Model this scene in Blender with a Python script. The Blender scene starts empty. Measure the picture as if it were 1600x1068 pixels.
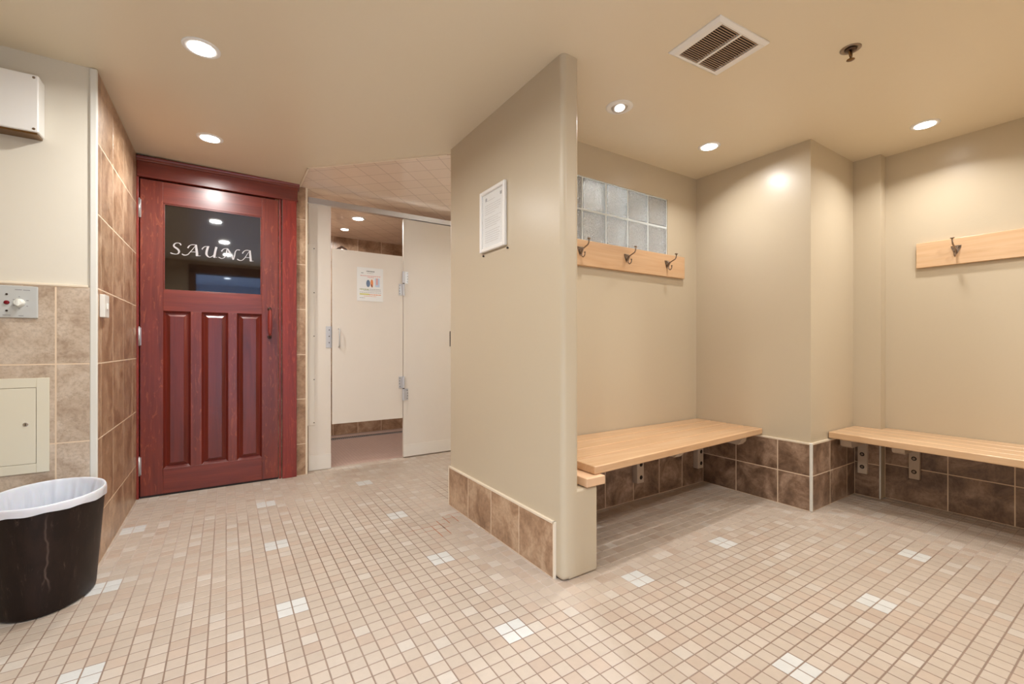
import bpy, bmesh, math, random
from mathutils import Vector, Matrix
random.seed(7)
sc = bpy.context.scene
C = sc.collection

# ------------------------------------------------------------------ camera, world, exposure
CAM_H = 0.96
cam_data = bpy.data.cameras.new('camera')
cam = bpy.data.objects.new('camera', cam_data)
C.objects.link(cam)
cam_data.sensor_width = 36.0
cam_data.lens = 36.0 * 688.0 / 1600.0
cam_data.shift_y = 7.0 / 1600.0
cam_data.clip_start = 0.02
cam.location = (0, 0, CAM_H)
cam.rotation_euler = (math.radians(90), 0, math.radians(-33.0))
sc.camera = cam

world = bpy.data.worlds.new('world')
sc.world = world
world.use_nodes = True
world.node_tree.nodes['Background'].inputs['Color'].default_value = (0.5, 0.55, 0.6, 1)
world.node_tree.nodes['Background'].inputs['Strength'].default_value = 0.05

sc.view_settings.view_transform = 'Standard'
sc.view_settings.look = 'None'
sc.view_settings.gamma = 1.0
sc.view_settings.use_curve_mapping = False
sc.view_settings.exposure = 0.30
LAMP_W = 9.6            # watts of one recessed ceiling lamp
LAMP_COL = (1.0, 0.985, 0.955)
COOL_COL = (0.72, 0.85, 1.0)

def lamp(name, loc, watts, col, radius, parent=None, spread=168, direction=None):
    L = bpy.data.lights.new(name, 'AREA')
    L.shape = 'DISK'; L.size = radius * 2
    L.energy = watts; L.color = col
    L.spread = math.radians(spread)
    o = bpy.data.objects.new(name, L)
    C.objects.link(o)
    if parent is not None:
        o.parent = parent
        o.location = Vector(loc) - parent.location
    else:
        o.location = loc
    if direction is not None:
        o.rotation_euler = Vector(direction).to_track_quat('-Z', 'Y').to_euler()
    return o

# ------------------------------------------------------------------ material helpers
def s2l(c):
    return tuple(((x / 12.92) if x <= 0.04045 else ((x + 0.055) / 1.055) ** 2.4) for x in c)

def rgb(r, g, b):
    return s2l((r / 255.0, g / 255.0, b / 255.0)) + (1.0,)

class NT:
    def __init__(self, name):
        self.m = bpy.data.materials.new(name)
        self.m.use_nodes = True
        self.n = self.m.node_tree.nodes
        self.l = self.m.node_tree.links
        self.b = self.n['Principled BSDF']
    def add(self, t, **kw):
        n = self.n.new(t)
        for k, v in kw.items():
            setattr(n, k, v)
        return n
    def link(self, a, b):
        self.l.new(a, b)
    def coord(self, scale=(1, 1, 1), rot=(0, 0, 0), loc=(0, 0, 0)):
        tc = self.add('ShaderNodeTexCoord')
        mp = self.add('ShaderNodeMapping')
        mp.inputs['Scale'].default_value = scale
        mp.inputs['Rotation'].default_value = rot
        mp.inputs['Location'].default_value = loc
        self.link(tc.outputs['Object'], mp.inputs['Vector'])
        return mp.outputs['Vector']
    def noise(self, vec, scale, detail=4, rough=0.55, dist=0.0):
        n = self.add('ShaderNodeTexNoise')
        n.inputs['Scale'].default_value = scale
        n.inputs['Detail'].default_value = detail
        n.inputs['Roughness'].default_value = rough
        n.inputs['Distortion'].default_value = dist
        if vec is not None:
            self.link(vec, n.inputs['Vector'])
        return n.outputs['Fac']
    def ramp(self, fac, stops):
        r = self.add('ShaderNodeValToRGB')
        e = r.color_ramp.elements
        while len(e) < len(stops):
            e.new(0.5)
        for i, (p, c) in enumerate(stops):
            e[i].position = p
            e[i].color = c
        self.link(fac, r.inputs['Fac'])
        return r.outputs['Color']
    def mix(self, fac, a, b, mode='MIX'):
        m = self.add('ShaderNodeMix', data_type='RGBA', blend_type=mode)
        for sock, v in ((m.inputs[0], fac), (m.inputs[6], a), (m.inputs[7], b)):
            if hasattr(v, 'is_linked'):
                self.link(v, sock)
            else:
                sock.default_value = v
        return m.outputs[2]
    def bump(self, h, strength=0.2, dist=0.01):
        b = self.add('ShaderNodeBump')
        b.inputs['Strength'].default_value = strength
        b.inputs['Distance'].default_value = dist
        self.link(h, b.inputs['Height'])
        self.link(b.outputs['Normal'], self.b.inputs['Normal'])
    def set(self, **kw):
        for k, v in kw.items():
            s = self.b.inputs[k.replace('_', ' ')]
            if hasattr(v, 'is_linked'):
                self.link(v, s)
            else:
                s.default_value = v
        return self

def plain(name, col, rough=0.5, metal=0.0, spec=0.5, bump=None, var=0.0):
    t = NT(name)
    base = rgb(*col)
    v = t.coord()
    if var > 0:
        f = t.noise(v, 6.0, 5)
        dark = tuple(x * (1 - var) for x in base[:3]) + (1,)
        lite = tuple(min(1, x * (1 + var)) for x in base[:3]) + (1,)
        t.set(Base_Color=t.ramp(f, [(0.3, dark), (0.7, lite)]))
    else:
        t.set(Base_Color=base)
    t.set(Roughness=rough, Metallic=metal)
    t.b.inputs['Specular IOR Level'].default_value = spec
    if bump:
        t.bump(t.noise(v, bump[0], 3), bump[1], bump[2])
    return t.m

def wood(name, base, dark, axis, rough=0.3, scale=1.0, contrast=1.0, coat=0.4, flame=None):
    t = NT(name)
    st = [14.0 * scale] * 3
    st['XYZ'.index(axis)] = 0.9 * scale
    v = t.coord(scale=tuple(st))
    f1 = t.noise(v, 1.6, 6, 0.6, 1.2)
    st2 = [90.0 * scale] * 3
    st2['XYZ'.index(axis)] = 2.0 * scale
    v2 = t.coord(scale=tuple(st2))
    f2 = t.noise(v2, 1.5, 3)
    c = t.ramp(f1, [(0.28, rgb(*dark)), (0.68, rgb(*base))])
    fine = t.ramp(f2, [(0.2, (1 - 0.22 * contrast,) * 3 + (1,)), (0.7, (1, 1, 1, 1))])
    c = t.mix(1.0, c, fine, 'MULTIPLY')
    if flame:
        st3 = [26.0 * scale] * 3
        st3['XYZ'.index(axis)] = 4.5 * scale
        f3 = t.noise(t.coord(scale=tuple(st3), loc=(3.1, 2.2, 5.0)), 1.3, 3, 0.5, 2.5)
        m3 = t.ramp(f3, [(0.60, (0, 0, 0, 1)), (0.66, (0.5, 0.5, 0.5, 1)), (0.72, (0, 0, 0, 1))])
        c = t.mix(m3, c, rgb(*flame))
    t.set(Base_Color=c, Roughness=rough)
    t.b.inputs['Coat Weight'].default_value = coat * 0.6
    t.b.inputs['Coat Roughness'].default_value = 0.27
    t.bump(f2, 0.08, 0.002)
    return t.m

def stone(name, lite, mid, dark, rough=0.33, sc_=1.0, tint=0.16):
    """ceramic tile that looks like travertine; each tile carries its own tint"""
    t = NT(name)
    v = t.coord()
    at = t.add('ShaderNodeAttribute', attribute_name='tint')
    add = t.add('ShaderNodeVectorMath', operation='ADD')
    sh = t.add('ShaderNodeVectorMath', operation='SCALE')
    sh.inputs['Scale'].default_value = 7.0
    t.link(at.outputs['Vector'], sh.inputs[0])
    t.link(v, add.inputs[0]); t.link(sh.outputs[0], add.inputs[1])
    p = add.outputs[0]
    f = t.noise(p, 7.0 * sc_, 9, 0.66, 0.5)
    c = t.ramp(f, [(0.36, rgb(*dark)), (0.5, rgb(*mid)), (0.64, rgb(*lite))])
    g = t.noise(p, 55.0 * sc_, 4, 0.7)
    sp = t.ramp(g, [(0.34, (0.80, 0.78, 0.76, 1)), (0.55, (1, 1, 1, 1))])
    c = t.mix(1.0, c, sp, 'MULTIPLY')
    tt = t.ramp(at.outputs['Fac'], [(0.0, (1 - tint, 1 - tint * 1.1, 1 - tint * 1.2, 1)), (1.0, (1, 1, 1, 1))])
    c = t.mix(1.0, c, tt, 'MULTIPLY')
    t.set(Base_Color=c, Roughness=rough)
    t.bump(f, 0.12, 0.003)
    return t.m

def vcol(name, rough, attr='tint', spec=0.5, nz=None):
    t = NT(name)
    at = t.add('ShaderNodeAttribute', attribute_name=attr)
    c = at.outputs['Color']
    v = t.coord()
    if nz:
        f = t.noise(v, nz[0], 6, 0.65)
        c = t.mix(1.0, c, t.ramp(f, [(0.3, (1 - nz[1],) * 3 + (1,)), (0.65, (1, 1, 1, 1))]), 'MULTIPLY')
        t.bump(f, 0.1, 0.001)
    t.set(Base_Color=c, Roughness=rough)
    t.b.inputs['Specular IOR Level'].default_value = spec
    return t.m

# ------------------------------------------------------------------ materials
M = {}
M['paint'] = plain('tan_wall_paint', (199, 185, 161), 0.32, bump=(60, 0.10, 0.003))
M['paint_cream'] = plain('cream_wall_paint', (222, 215, 200), 0.5, bump=(70, 0.08, 0.002))
M['paint_ceiling'] = plain('beige_ceiling_paint', (231, 218, 193), 0.36, bump=(45, 0.10, 0.003))
M['trim'] = plain('cream_edge_trim', (236, 222, 200), 0.4)
M['trim_white'] = plain('white_edge_trim', (224, 222, 214), 0.35)
M['grout'] = plain('cream_grout', (226, 203, 176), 0.8, var=0.06)
M['stone_light'] = stone('light_stone_tile', (218, 202, 184), (203, 184, 164), (182, 160, 139), sc_=1.5)
M['stone'] = stone('tan_stone_tile', (206, 176, 146), (182, 148, 118), (150, 116, 88))
M['stone_deep'] = stone('brown_stone_tile', (186, 158, 136), (146, 118, 97), (108, 84, 67))
M['mosaic'] = vcol('floor_mosaic', 0.38, nz=(35, 0.07))
M['floor_grout'] = vcol('floor_grout', 0.85, nz=(20, 0.15))
M['maple_x'] = wood('maple_along_x', (222, 184, 144), (209, 166, 124), 'X', 0.25, contrast=0.4)
M['maple_y'] = wood('maple_along_y', (224, 190, 152), (211, 171, 130), 'Y', 0.25, contrast=0.4)
M['maple_end'] = plain('maple_end_grain', (230, 192, 156), 0.4, var=0.06)
R_B, R_D, R_F = (134, 52, 34), (98, 32, 20), (168, 88, 56)
M['red_z'] = wood('red_stained_wood_upright', R_B, R_D, 'Z', 0.33, contrast=1.0, coat=0.6, flame=R_F)
M['red_zp'] = wood('red_stained_wood_panel', (122, 42, 28), (88, 26, 17), 'Z', 0.33, contrast=1.0, coat=0.6)
M['red_x'] = wood('red_stained_wood_level', R_B, R_D, 'X', 0.33, contrast=0.9, coat=0.6)
M['red_case'] = wood('red_stained_casing', (150, 50, 38), (112, 28, 22), 'Z', 0.35, contrast=1.0, coat=0.5, flame=(182, 80, 56))
M['laminate'] = plain('off_white_laminate', (229, 220, 209), 0.35, var=0.01)
M['laminate_kick'] = plain('white_plastic_kick', (232, 225, 215), 0.3)
M['slat_tan'] = plain('dusty_slats', (188, 158, 132), 0.6)
M['alu'] = plain('brushed_aluminium', (198, 196, 196), 0.32, 0.75)
M['hinge_metal'] = plain('satin_hinge_metal', (206, 207, 212), 0.35, 0.35)
M['chrome'] = plain('chrome', (225, 225, 228), 0.16, 1.0)
M['white_metal'] = plain('white_enamel', (240, 238, 234), 0.35)
M['dark_metal'] = plain('dark_bronze', (92, 74, 64), 0.3, 0.9)
M['nickel'] = plain('antique_nickel', (150, 135, 122), 0.28, 0.95)
M['brass'] = plain('old_brass', (128, 96, 58), 0.35, 0.9)
M['screw_dark'] = plain('dark_screw', (70, 60, 55), 0.4, 0.7)
M['bracket'] = plain('greige_bracket_paint', (196, 178, 158), 0.45)
M['hole'] = plain('recess_shade', (40, 28, 22), 0.8)  # colour paints the shade inside holes and slots
M['panel_cream'] = plain('cream_enamel', (226, 220, 200), 0.35)
M['plate'] = plain('silver_faceplate', (206, 209, 208), 0.3, 0.25)
M['knob'] = plain('white_plastic', (238, 238, 230), 0.3)
M['red_lens'] = plain('red_lens', (120, 10, 26), 0.15)
M['black_plastic'] = plain('black_plastic', (30, 24, 26), 0.3)
M['ink'] = plain('dark_ink', (70, 74, 76), 0.6)
M['paper'] = plain('white_paper', (236, 236, 234), 0.4)
M['ink_grey'] = plain('grey_ink', (150, 150, 152), 0.6)
M['ink_light'] = plain('pale_grey_ink', (205, 202, 200), 0.6)
M['ink_pink'] = plain('pink_ink', (224, 170, 165), 0.6)
M['ink_orange'] = plain('orange_ink', (226, 140, 84), 0.6)
M['ink_blue'] = plain('blue_grey_ink', (104, 124, 152), 0.6)
M['ink_sky'] = plain('pale_blue_ink', (196, 212, 232), 0.6)
M['ink_green'] = plain('olive_ink', (170, 176, 130), 0.6)
M['ink_yellow'] = plain('yellow_highlight', (214, 208, 120), 0.6)
M['ink_brown'] = plain('brown_ink', (120, 62, 36), 0.6)
M['lettering'] = plain('etched_white_lettering', (176, 172, 172), 0.5)
M['shadow_gap'] = plain('black_gap_shade', (26, 14, 12), 0.7)  # black stands in for shade in the door gaps and vent slots
M['blue_wall'] = plain('blue_grey_corridor_paint', (165, 182, 206), 0.5)
M['brown_wall'] = plain('brown_trim_paint', (100, 72, 52), 0.4)

t = NT('window_pane_dark'); t.set(Base_Color=rgb(26, 16, 11), Roughness=0.03)  # opaque dark base paints the unlit sauna behind the pane
t.b.inputs['IOR'].default_value = 2.0
M['door_glass'] = t.m

t = NT('clear_glazing'); t.set(Base_Color=(0.97, 0.98, 0.98, 1), Roughness=0.05, Alpha=0.12)
M['glazing'] = t.m

t = NT('wavy_block_glass'); v = t.coord()
f = t.noise(v, 62.0, 2, 0.5, 2.4)
t.set(Base_Color=(0.95, 0.985, 1.0, 1), Roughness=0.10)
t.b.inputs['Transmission Weight'].default_value = 0.7
t.b.inputs['IOR'].default_value = 1.45
t.bump(f, 0.9, 0.012)
M['block_glass'] = t.m
M['block_edge'] = plain('glass_block_joint', (226, 232, 232), 0.3)

# black plastic waste bin with pale scuffs
t = NT('scuffed_black_bin'); v = t.coord(scale=(9, 9, 2.2))
f = t.noise(v, 1.6, 7, 0.7, 0.4)
f2 = t.noise(t.coord(scale=(30, 30, 4)), 1.8, 5, 0.8, 0.6)
c = t.ramp(f, [(0.45, rgb(27, 15, 11)), (0.8, rgb(48, 32, 25))])
c = t.mix(t.ramp(f2, [(0.58, (0, 0, 0, 1)), (0.74, (0.75, 0.75, 0.75, 1))]), c, rgb(92, 74, 66))
tc = t.add('ShaderNodeTexCoord'); sp_ = t.add('ShaderNodeSeparateXYZ'); t.link(tc.outputs['Object'], sp_.inputs[0])
wz = t.noise(t.coord(scale=(0.0, 0.0, 9.0)), 1.0, 2, 0.5)
a1 = t.add('ShaderNodeMath', operation='MULTIPLY_ADD'); t.link(wz, a1.inputs[0]); a1.inputs[1].default_value = -0.05; t.link(sp_.outputs['X'], a1.inputs[2])
a2 = t.add('ShaderNodeMath', operation='ADD'); t.link(a1.outputs[0], a2.inputs[0]); a2.inputs[1].default_value = -0.018
a3 = t.add('ShaderNodeMath', operation='ABSOLUTE'); t.link(a2.outputs[0], a3.inputs[0])
sm_ = t.ramp(a3.outputs[0], [(0.0, (1, 1, 1, 1)), (0.004, (0, 0, 0, 1))])
zz = t.ramp(sp_.outputs['Z'], [(0.08, (0, 0, 0, 1)), (0.14, (0.7, 0.7, 0.7, 1)), (0.34, (0.5, 0.5, 0.5, 1)), (0.38, (0, 0, 0, 1))])
c = t.mix(t.mix(1.0, sm_, zz, 'MULTIPLY'), c, rgb(104, 86, 78))
t.set(Base_Color=c, Roughness=0.5); t.b.inputs['Specular IOR Level'].default_value = 0.3
M['bin'] = t.m

t = NT('thin_plastic_liner'); v = t.coord(scale=(1, 1, 0.5))
f = t.noise(v, 11.0, 2, 0.5, 0.6)
t.set(Base_Color=rgb(222, 225, 233), Roughness=0.32)
t.b.inputs['Subsurface Weight'].default_value = 0.15
t.bump(f, 0.6, 0.02)
M['liner'] = t.m

# glossy square ceiling tile laid on the diagonal
def brick_mat(name, c1, c2, grout, w, rot, rough, bump=0.25, mortar=0.004):
    t = NT(name)
    v = t.coord(rot=rot)
    b = t.add('ShaderNodeTexBrick')
    b.offset = 0.0; b.squash = 1.0
    b.inputs['Color1'].default_value = c1
    b.inputs['Color2'].default_value = c2
    b.inputs['Mortar'].default_value = grout
    b.inputs['Scale'].default_value = 1.0
    b.inputs['Mortar Size'].default_value = mortar
    b.inputs['Brick Width'].default_value = w
    b.inputs['Row Height'].default_value = w
    t.link(v, b.inputs['Vector'])
    t.set(Base_Color=b.outputs['Color'], Roughness=rough)
    n = t.noise(t.coord(), 9.0, 3)
    ad = t.add('ShaderNodeMath', operation='MULTIPLY_ADD')
    t.link(b.outputs['Fac'], ad.inputs[0]); ad.inputs[1].default_value = -0.4
    t.link(n, ad.inputs[2])
    t.bump(ad.outputs[0], bump, 0.004)
    return t.m
M['ceiling_tile'] = brick_mat('glossy_ceiling_tile', rgb(236, 216, 198), rgb(231, 211, 192), rgb(206, 184, 166), 0.147, (0, 0, math.radians(45)), 0.12, mortar=0.003)
M['shower_mosaic'] = brick_mat('rose_shower_mosaic', rgb(192, 165, 152), rgb(184, 155, 142), rgb(172, 146, 136), 0.026, (0, 0, 0), 0.35, mortar=0.003)

def emit(name, col, strength):
    t = NT(name)
    t.set(Base_Color=(0.9, 0.9, 0.9, 1))
    t.b.inputs['Emission Color'].default_value = col
    t.b.inputs['Emission Strength'].default_value = strength
    return t.m
M['lens'] = emit('lit_lamp_lens', (1.0, 0.97, 0.92, 1), 14.0)
M['lens_dim'] = emit('dim_lamp_lens', (1.0, 0.97, 0.92, 1), 2.5)
M['lens_cool'] = emit('lit_cool_lamp_lens', (0.8, 0.9, 1.0, 1), 14.0)

# ------------------------------------------------------------------ mesh helpers
class MB:
    """collects shapes in world coordinates, builds ONE mesh object"""
    def __init__(self):
        self.v = []; self.f = []; self.m = []; self.t = []; self.s = []
    def add(self, verts, faces, mat=0, tint=None, smooth=False):
        o = len(self.v)
        self.v += [tuple(p) for p in verts]
        for f in faces:
            self.f.append(tuple(i + o for i in f)); self.m.append(mat); self.t.append(tint); self.s.append(smooth)
        return self
    def box(self, x0, x1, y0, y1, z0, z1, mat=0, tint=None):
        x0, x1 = sorted((x0, x1)); y0, y1 = sorted((y0, y1)); z0, z1 = sorted((z0, z1))
        v = [(x0, y0, z0), (x1, y0, z0), (x1, y1, z0), (x0, y1, z0), (x0, y0, z1), (x1, y0, z1), (x1, y1, z1), (x0, y1, z1)]
        return self.add(v, [(0, 3, 2, 1), (4, 5, 6, 7), (0, 1, 5, 4), (1, 2, 6, 5), (2, 3, 7, 6), (3, 0, 4, 7)], mat, tint)
    def prism(self, pts, z0, z1, mat=0):
        """closed outline in x, y (counter-clockwise) pulled from z0 to z1; z1 may be a function of x"""
        n = len(pts)
        zt = z1 if callable(z1) else (lambda x: z1)
        v = [(p[0], p[1], z0) for p in pts] + [(p[0], p[1], zt(p[0])) for p in pts]
        f = [tuple(reversed(range(n))), tuple(range(n, 2 * n))]
        f += [(i, (i + 1) % n, n + (i + 1) % n, n + i) for i in range(n)]
        return self.add(v, f, mat)
    def extrude(self, pts, d, mat=0, smooth=False):
        n = len(pts); d = Vector(d)
        v = [tuple(p) for p in pts] + [tuple(Vector(p) + d) for p in pts]
        f = [tuple(reversed(range(n))), tuple(range(n, 2 * n))]
        self.add(v, f, mat)
        o = len(self.v) - 2 * n
        for i in range(n):
            self.f.append((o + i, o + (i + 1) % n, o + n + (i + 1) % n, o + n + i)); self.m.append(mat); self.t.append(None); self.s.append(smooth)
        return self
    def lathe(self, c, axis, prof, seg=32, mat=0, sx=1.0, sy=1.0, cap=True):
        """prof: list of (radius, distance along axis)"""
        a = Vector(axis).normalized()
        u = a.orthogonal().normalized(); w = a.cross(u)
        if abs(a.z) > 0.99:
            u = Vector((1, 0, 0)); w = a.cross(u)
        v = []
        for r, h in prof:
            for k in range(seg):
                th = 2 * math.pi * k / seg
                v.append(Vector(c) + a * h + u * (r * math.cos(th) * sx) + w * (r * math.sin(th) * sy))
        f = []
        for j in range(len(prof) - 1):
            for k in range(seg):
                k2 = (k + 1) % seg
                f.append((j * seg + k, j * seg + k2, (j + 1) * seg + k2, (j + 1) * seg + k))
        self.add(v, f, mat, smooth=True)
        if cap:
            o = len(self.v) - len(v)
            self.f.append(tuple(o + k for k in reversed(range(seg)))); self.m.append(mat); self.t.append(None); self.s.append(False)
            self.f.append(tuple(o + (len(prof) - 1) * seg + k for k in range(seg))); self.m.append(mat); self.t.append(None); self.s.append(False)
        return self
    def tube(self, pts, radii, seg=10, mat=0):
        pts = [Vector(p) for p in pts]
        if not hasattr(radii, '__len__'):
            radii = [radii] * len(pts)
        v = []; prev = None
        for i, p in enumerate(pts):
            d = (pts[min(i + 1, len(pts) - 1)] - pts[max(i - 1, 0)]).normalized()
            u = (prev - d * prev.dot(d)).normalized() if prev is not None else d.orthogonal().normalized()
            prev = u; w = d.cross(u)
            for k in range(seg):
                th = 2 * math.pi * k / seg
                v.append(p + (u * math.cos(th) + w * math.sin(th)) * radii[i])
        f = []
        for j in range(len(pts) - 1):
            for k in range(seg):
                k2 = (k + 1) % seg
                f.append((j * seg + k, j * seg + k2, (j + 1) * seg + k2, (j + 1) * seg + k))
        f.append(tuple(reversed(range(seg)))); f.append(tuple((len(pts) - 1) * seg + k for k in range(seg)))
        return self.add(v, f, mat, smooth=True)
    def build(self, name, mats, parent=None, bevel=0.0, seg=2, attr=None):
        if not isinstance(mats, (list, tuple)):
            mats = [mats]
        off = Vector((0, 0, 0))
        p = parent
        while p is not None:
            off += p.location; p = p.parent
        me = bpy.data.meshes.new(name)
        me.from_pydata([tuple(Vector(q) - off) for q in self.v], [], self.f)
        for m in mats:
            me.materials.append(m)
        me.polygons.foreach_set('material_index', self.m)
        me.polygons.foreach_set('use_smooth', self.s)
        if attr:
            ca = me.color_attributes.new(attr, 'FLOAT_COLOR', 'CORNER')
            dat = []
            for poly, tt in zip(me.polygons, self.t):
                tt = tt if tt is not None else (1, 1, 1)
                for _ in range(poly.loop_total):
                    dat += [tt[0], tt[1], tt[2], 1.0]
            ca.data.foreach_set('color', dat)
        me.validate(); me.update()
        o = bpy.data.objects.new(name, me)
        C.objects.link(o)
        o.parent = parent
        if bevel > 0:
            b = o.modifiers.new('bevel', 'BEVEL')
            b.width = bevel; b.segments = seg; b.limit_method = 'ANGLE'; b.angle_limit = math.radians(40)
            b.harden_normals = True
        return o

def recentre(o):
    """put a top-level mesh's origin at the middle of its underside"""
    me = o.data
    xs = [v.co.x for v in me.vertices]; ys = [v.co.y for v in me.vertices]; zs = [v.co.z for v in me.vertices]
    c = Vector(((min(xs) + max(xs)) / 2, (min(ys) + max(ys)) / 2, min(zs)))
    me.transform(Matrix.Translation(-c)); o.location = c
    return o

def tag(o, label, cat, group=None, kind=None):
    o['label'] = label; o['category'] = cat
    if group: o['group'] = group
    if kind: o['kind'] = kind
    return o

def thing(name, loc, label=None, cat=None, group=None, kind=None):
    o = bpy.data.objects.new(name, None)
    C.objects.link(o); o.location = loc; o.empty_display_size = 0.05
    if label: o['label'] = label
    if cat: o['category'] = cat
    if group: o['group'] = group
    if kind: o['kind'] = kind
    return o

def structure(o, label=None, cat=None):
    o['kind'] = 'structure'
    if label: o['label'] = label
    if cat: o['category'] = cat
    return o

def tile_field(mb, origin, U, V, us, vs, joint, thick, tile_mat=0, grout_mat=1, edge=0.0008, tintf=None, grout_tint=None, gpatch=None):
    """real tiles: us / vs are the joint centre lines along U and V; N = U x V faces the room"""
    O = Vector(origin); U = Vector(U).normalized(); V = Vector(V).normalized(); N = U.cross(V)
    def P(a, b, c): return O + U * a + V * b + N * c
    if grout_tint is None:
        a0, a1, b0, b1 = us[0], us[-1], vs[0], vs[-1]; g = thick - 0.0003
        q = [P(a0, b0, 0), P(a1, b0, 0), P(a1, b1, 0), P(a0, b1, 0), P(a0, b0, g), P(a1, b0, g), P(a1, b1, g), P(a0, b1, g)]
        mb.add(q, [(0, 3, 2, 1), (4, 5, 6, 7), (0, 1, 5, 4), (1, 2, 6, 5), (2, 3, 7, 6), (3, 0, 4, 7)], grout_mat, (1, 1, 1))
    j = joint / 2
    for i in range(len(us) - 1):
        for k in range(len(vs) - 1):
            a0, a1, b0, b1 = us[i] + j, us[i + 1] - j, vs[k] + j, vs[k + 1] - j
            if a1 - a0 < 0.004 or b1 - b0 < 0.004: continue
            r = random.random()
            tt = tintf(i, k) if tintf else (r, random.random(), random.random())
            if tt is None: continue
            e = edge
            v = [P(a0, b0, 0.001), P(a1, b0, 0.001), P(a1, b1, 0.001), P(a0, b1, 0.001),
                 P(a0, b0, thick - e * 0.6), P(a1, b0, thick - e * 0.6), P(a1, b1, thick - e * 0.6), P(a0, b1, thick - e * 0.6),
                 P(a0 + e, b0 + e, thick), P(a1 - e, b0 + e, thick), P(a1 - e, b1 - e, thick), P(a0 + e, b1 - e, thick)]
            f = [(8, 9, 10, 11)] + [(4 + q, 4 + (q + 1) % 4, 8 + (q + 1) % 4, 8 + q) for q in range(4)] + [(q, (q + 1) % 4, 4 + (q + 1) % 4, 4 + q) for q in range(4)]
            mb.add(v, f, tile_mat, tt)

def frange(a, b, step):
    out = [a]
    while out[-1] + step < b - 0.004:
        out.append(out[-1] + step)
    out.append(b)
    return out

def zc(x):
    """ceiling height; it sags by 15 mm between the left wall and the alcove"""
    k = [(-3, 2.17), (-0.48, 2.17), (0.45, 2.155), (1.2, 2.155), (2.85, 2.17), (5, 2.17)]
    for (a, p), (b, q) in zip(k, k[1:]):
        if a <= x <= b:
            return p + (q - p) * (x - a) / (b - a)
    return 2.17

# ------------------------------------------------------------------ plan of the room
XL, YL, YD = -0.480, 2.605, 3.625      # left tiled return, left wall, sauna door wall
YS = 3.690                             # face of the shower screen
XP0, XP1, YP0, YP1 = 1.145, 1.235, 1.386, 2.462   # partition
XW2, YW1, YB = 2.860, 1.950, 1.205     # alcove end wall, alcove back wall, corner of the pier
XR1, YST, XR2 = 3.455, 1.060, 3.535    # right wall, its step
YREAR, XLL = -0.42, -1.70

# ================================================================== THE SETTING
TOP = 2.30
# ---- floor: grout bed plus every mosaic tile
PX, PY, GX, GY = 0.05108, 0.05058, 0.205, 0.640
accents = [(0.210, 2.404), (0.830, 3.185), (0.826, 2.469), (0.812, 1.831), (0.199, 1.790), (0.814, 1.226), (1.423, 1.245), (2.044, 1.263),
           (2.663, 0.672), (2.030, 0.640), (1.424, 0.636), (-0.385, 2.372), (-0.372, 1.765), (-0.413, 3.031), (0.212, 3.064), (0.21, 0.64), (0.81, 0.62)]
acc = set()
for ax, ay in accents:
    i = round((ax - GX) / PX); k = round((ay - GY) / PY)
    for di in (-1, 0):
        for dk in (-1, 0):
            acc.add((i + di, k + dk))
i0, i1 = math.floor((XLL - GX) / PX), math.ceil((3.54 - GX) / PX)
k0, k1 = math.floor((YREAR - GY) / PY), math.ceil((3.72 - GY) / PY)
us = [GX + PX * i for i in range(i0, i1 + 1)]
vs = [GY + PY * k for k in range(k0, k1 + 1)]
def lin(c): return s2l(tuple(x / 255.0 for x in c))
def floor_tint(i, k):
    ii, kk = i + i0, k + k0
    x, y = us[i] + PX / 2, vs[k] + PY / 2
    if x < XL - 0.05 and y > YL + 0.05: return None
    if y > YD + 0.1 and x < 0.5: return None
    if (ii, kk) in acc:
        w = random.uniform(-4, 4)
        return lin((205 + w, 204 + w, 200 + w))
    r = random.random()
    base = (186, 171, 156)
    if r < 0.10: base = (191, 177, 163)
    elif r < 0.16: base = (195, 184, 172)
    elif r < 0.30: base = (184, 166, 150)
    elif r < 0.36: base = (182, 163, 147)
    w = random.uniform(-4, 4)
    return lin((base[0] + w, base[1] + w, base[2] + w))
mb = MB()
tile_field(mb, (0, 0, -0.006), (1, 0, 0), (0, 1, 0), us, vs, 0.0042, 0.006, 0, 1, 0.0012, floor_tint, grout_tint=True)
# grout bed as a grid so that trodden-in dirt can darken it where people walk
def sm(a, b, x):
    t = max(0.0, min(1.0, (x - a) / (b - a))); return t * t * (3 - 2 * t)
def grout_col(x, y):
    d = 1.0
    d = min(d, 1 - (1 - sm(0.10, 0.60, x - XL)) * sm(2.0, 2.7, y))
    if y > YP0 - 0.3 and x < XP0 + 0.05: d = min(d, sm(0.06, 0.36, XP0 - x + max(0, YP0 - y)))
    if x >= XP0 - 0.05 and y < YP0 + 0.1: d = min(d, sm(0.05, 0.30, math.hypot(max(0, 1.15 - x, x - 1.34), YP0 - y)))
    if x > 1.30: d = min(d, sm(0.50, 0.85, YW1 - y))
    if x > 2.2: d = min(d, max(sm(0.15, 0.5, XW2 - x), sm(0.10, 0.4, YB - y)))
    d = min(d, max(0.1, sm(0.5, 1.1, 3.5 - y + 0.2)))
    d = min(d, max(0.2, sm(0.2, 0.5, 3.2 - x)))
    d *= 0.85 + 0.15 * math.sin(5.1 * x + 2.3) * math.cos(4.3 * y)
    a, b = (196, 180, 168), (132, 110, 95)
    return lin(tuple(p + (q - p) * d for p, q in zip(a, b)))
g = 0.0508 * 2
ny = int((YS + 0.03 - YREAR) / g) + 1; nx = int((3.54 - XLL) / g) + 1
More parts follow.
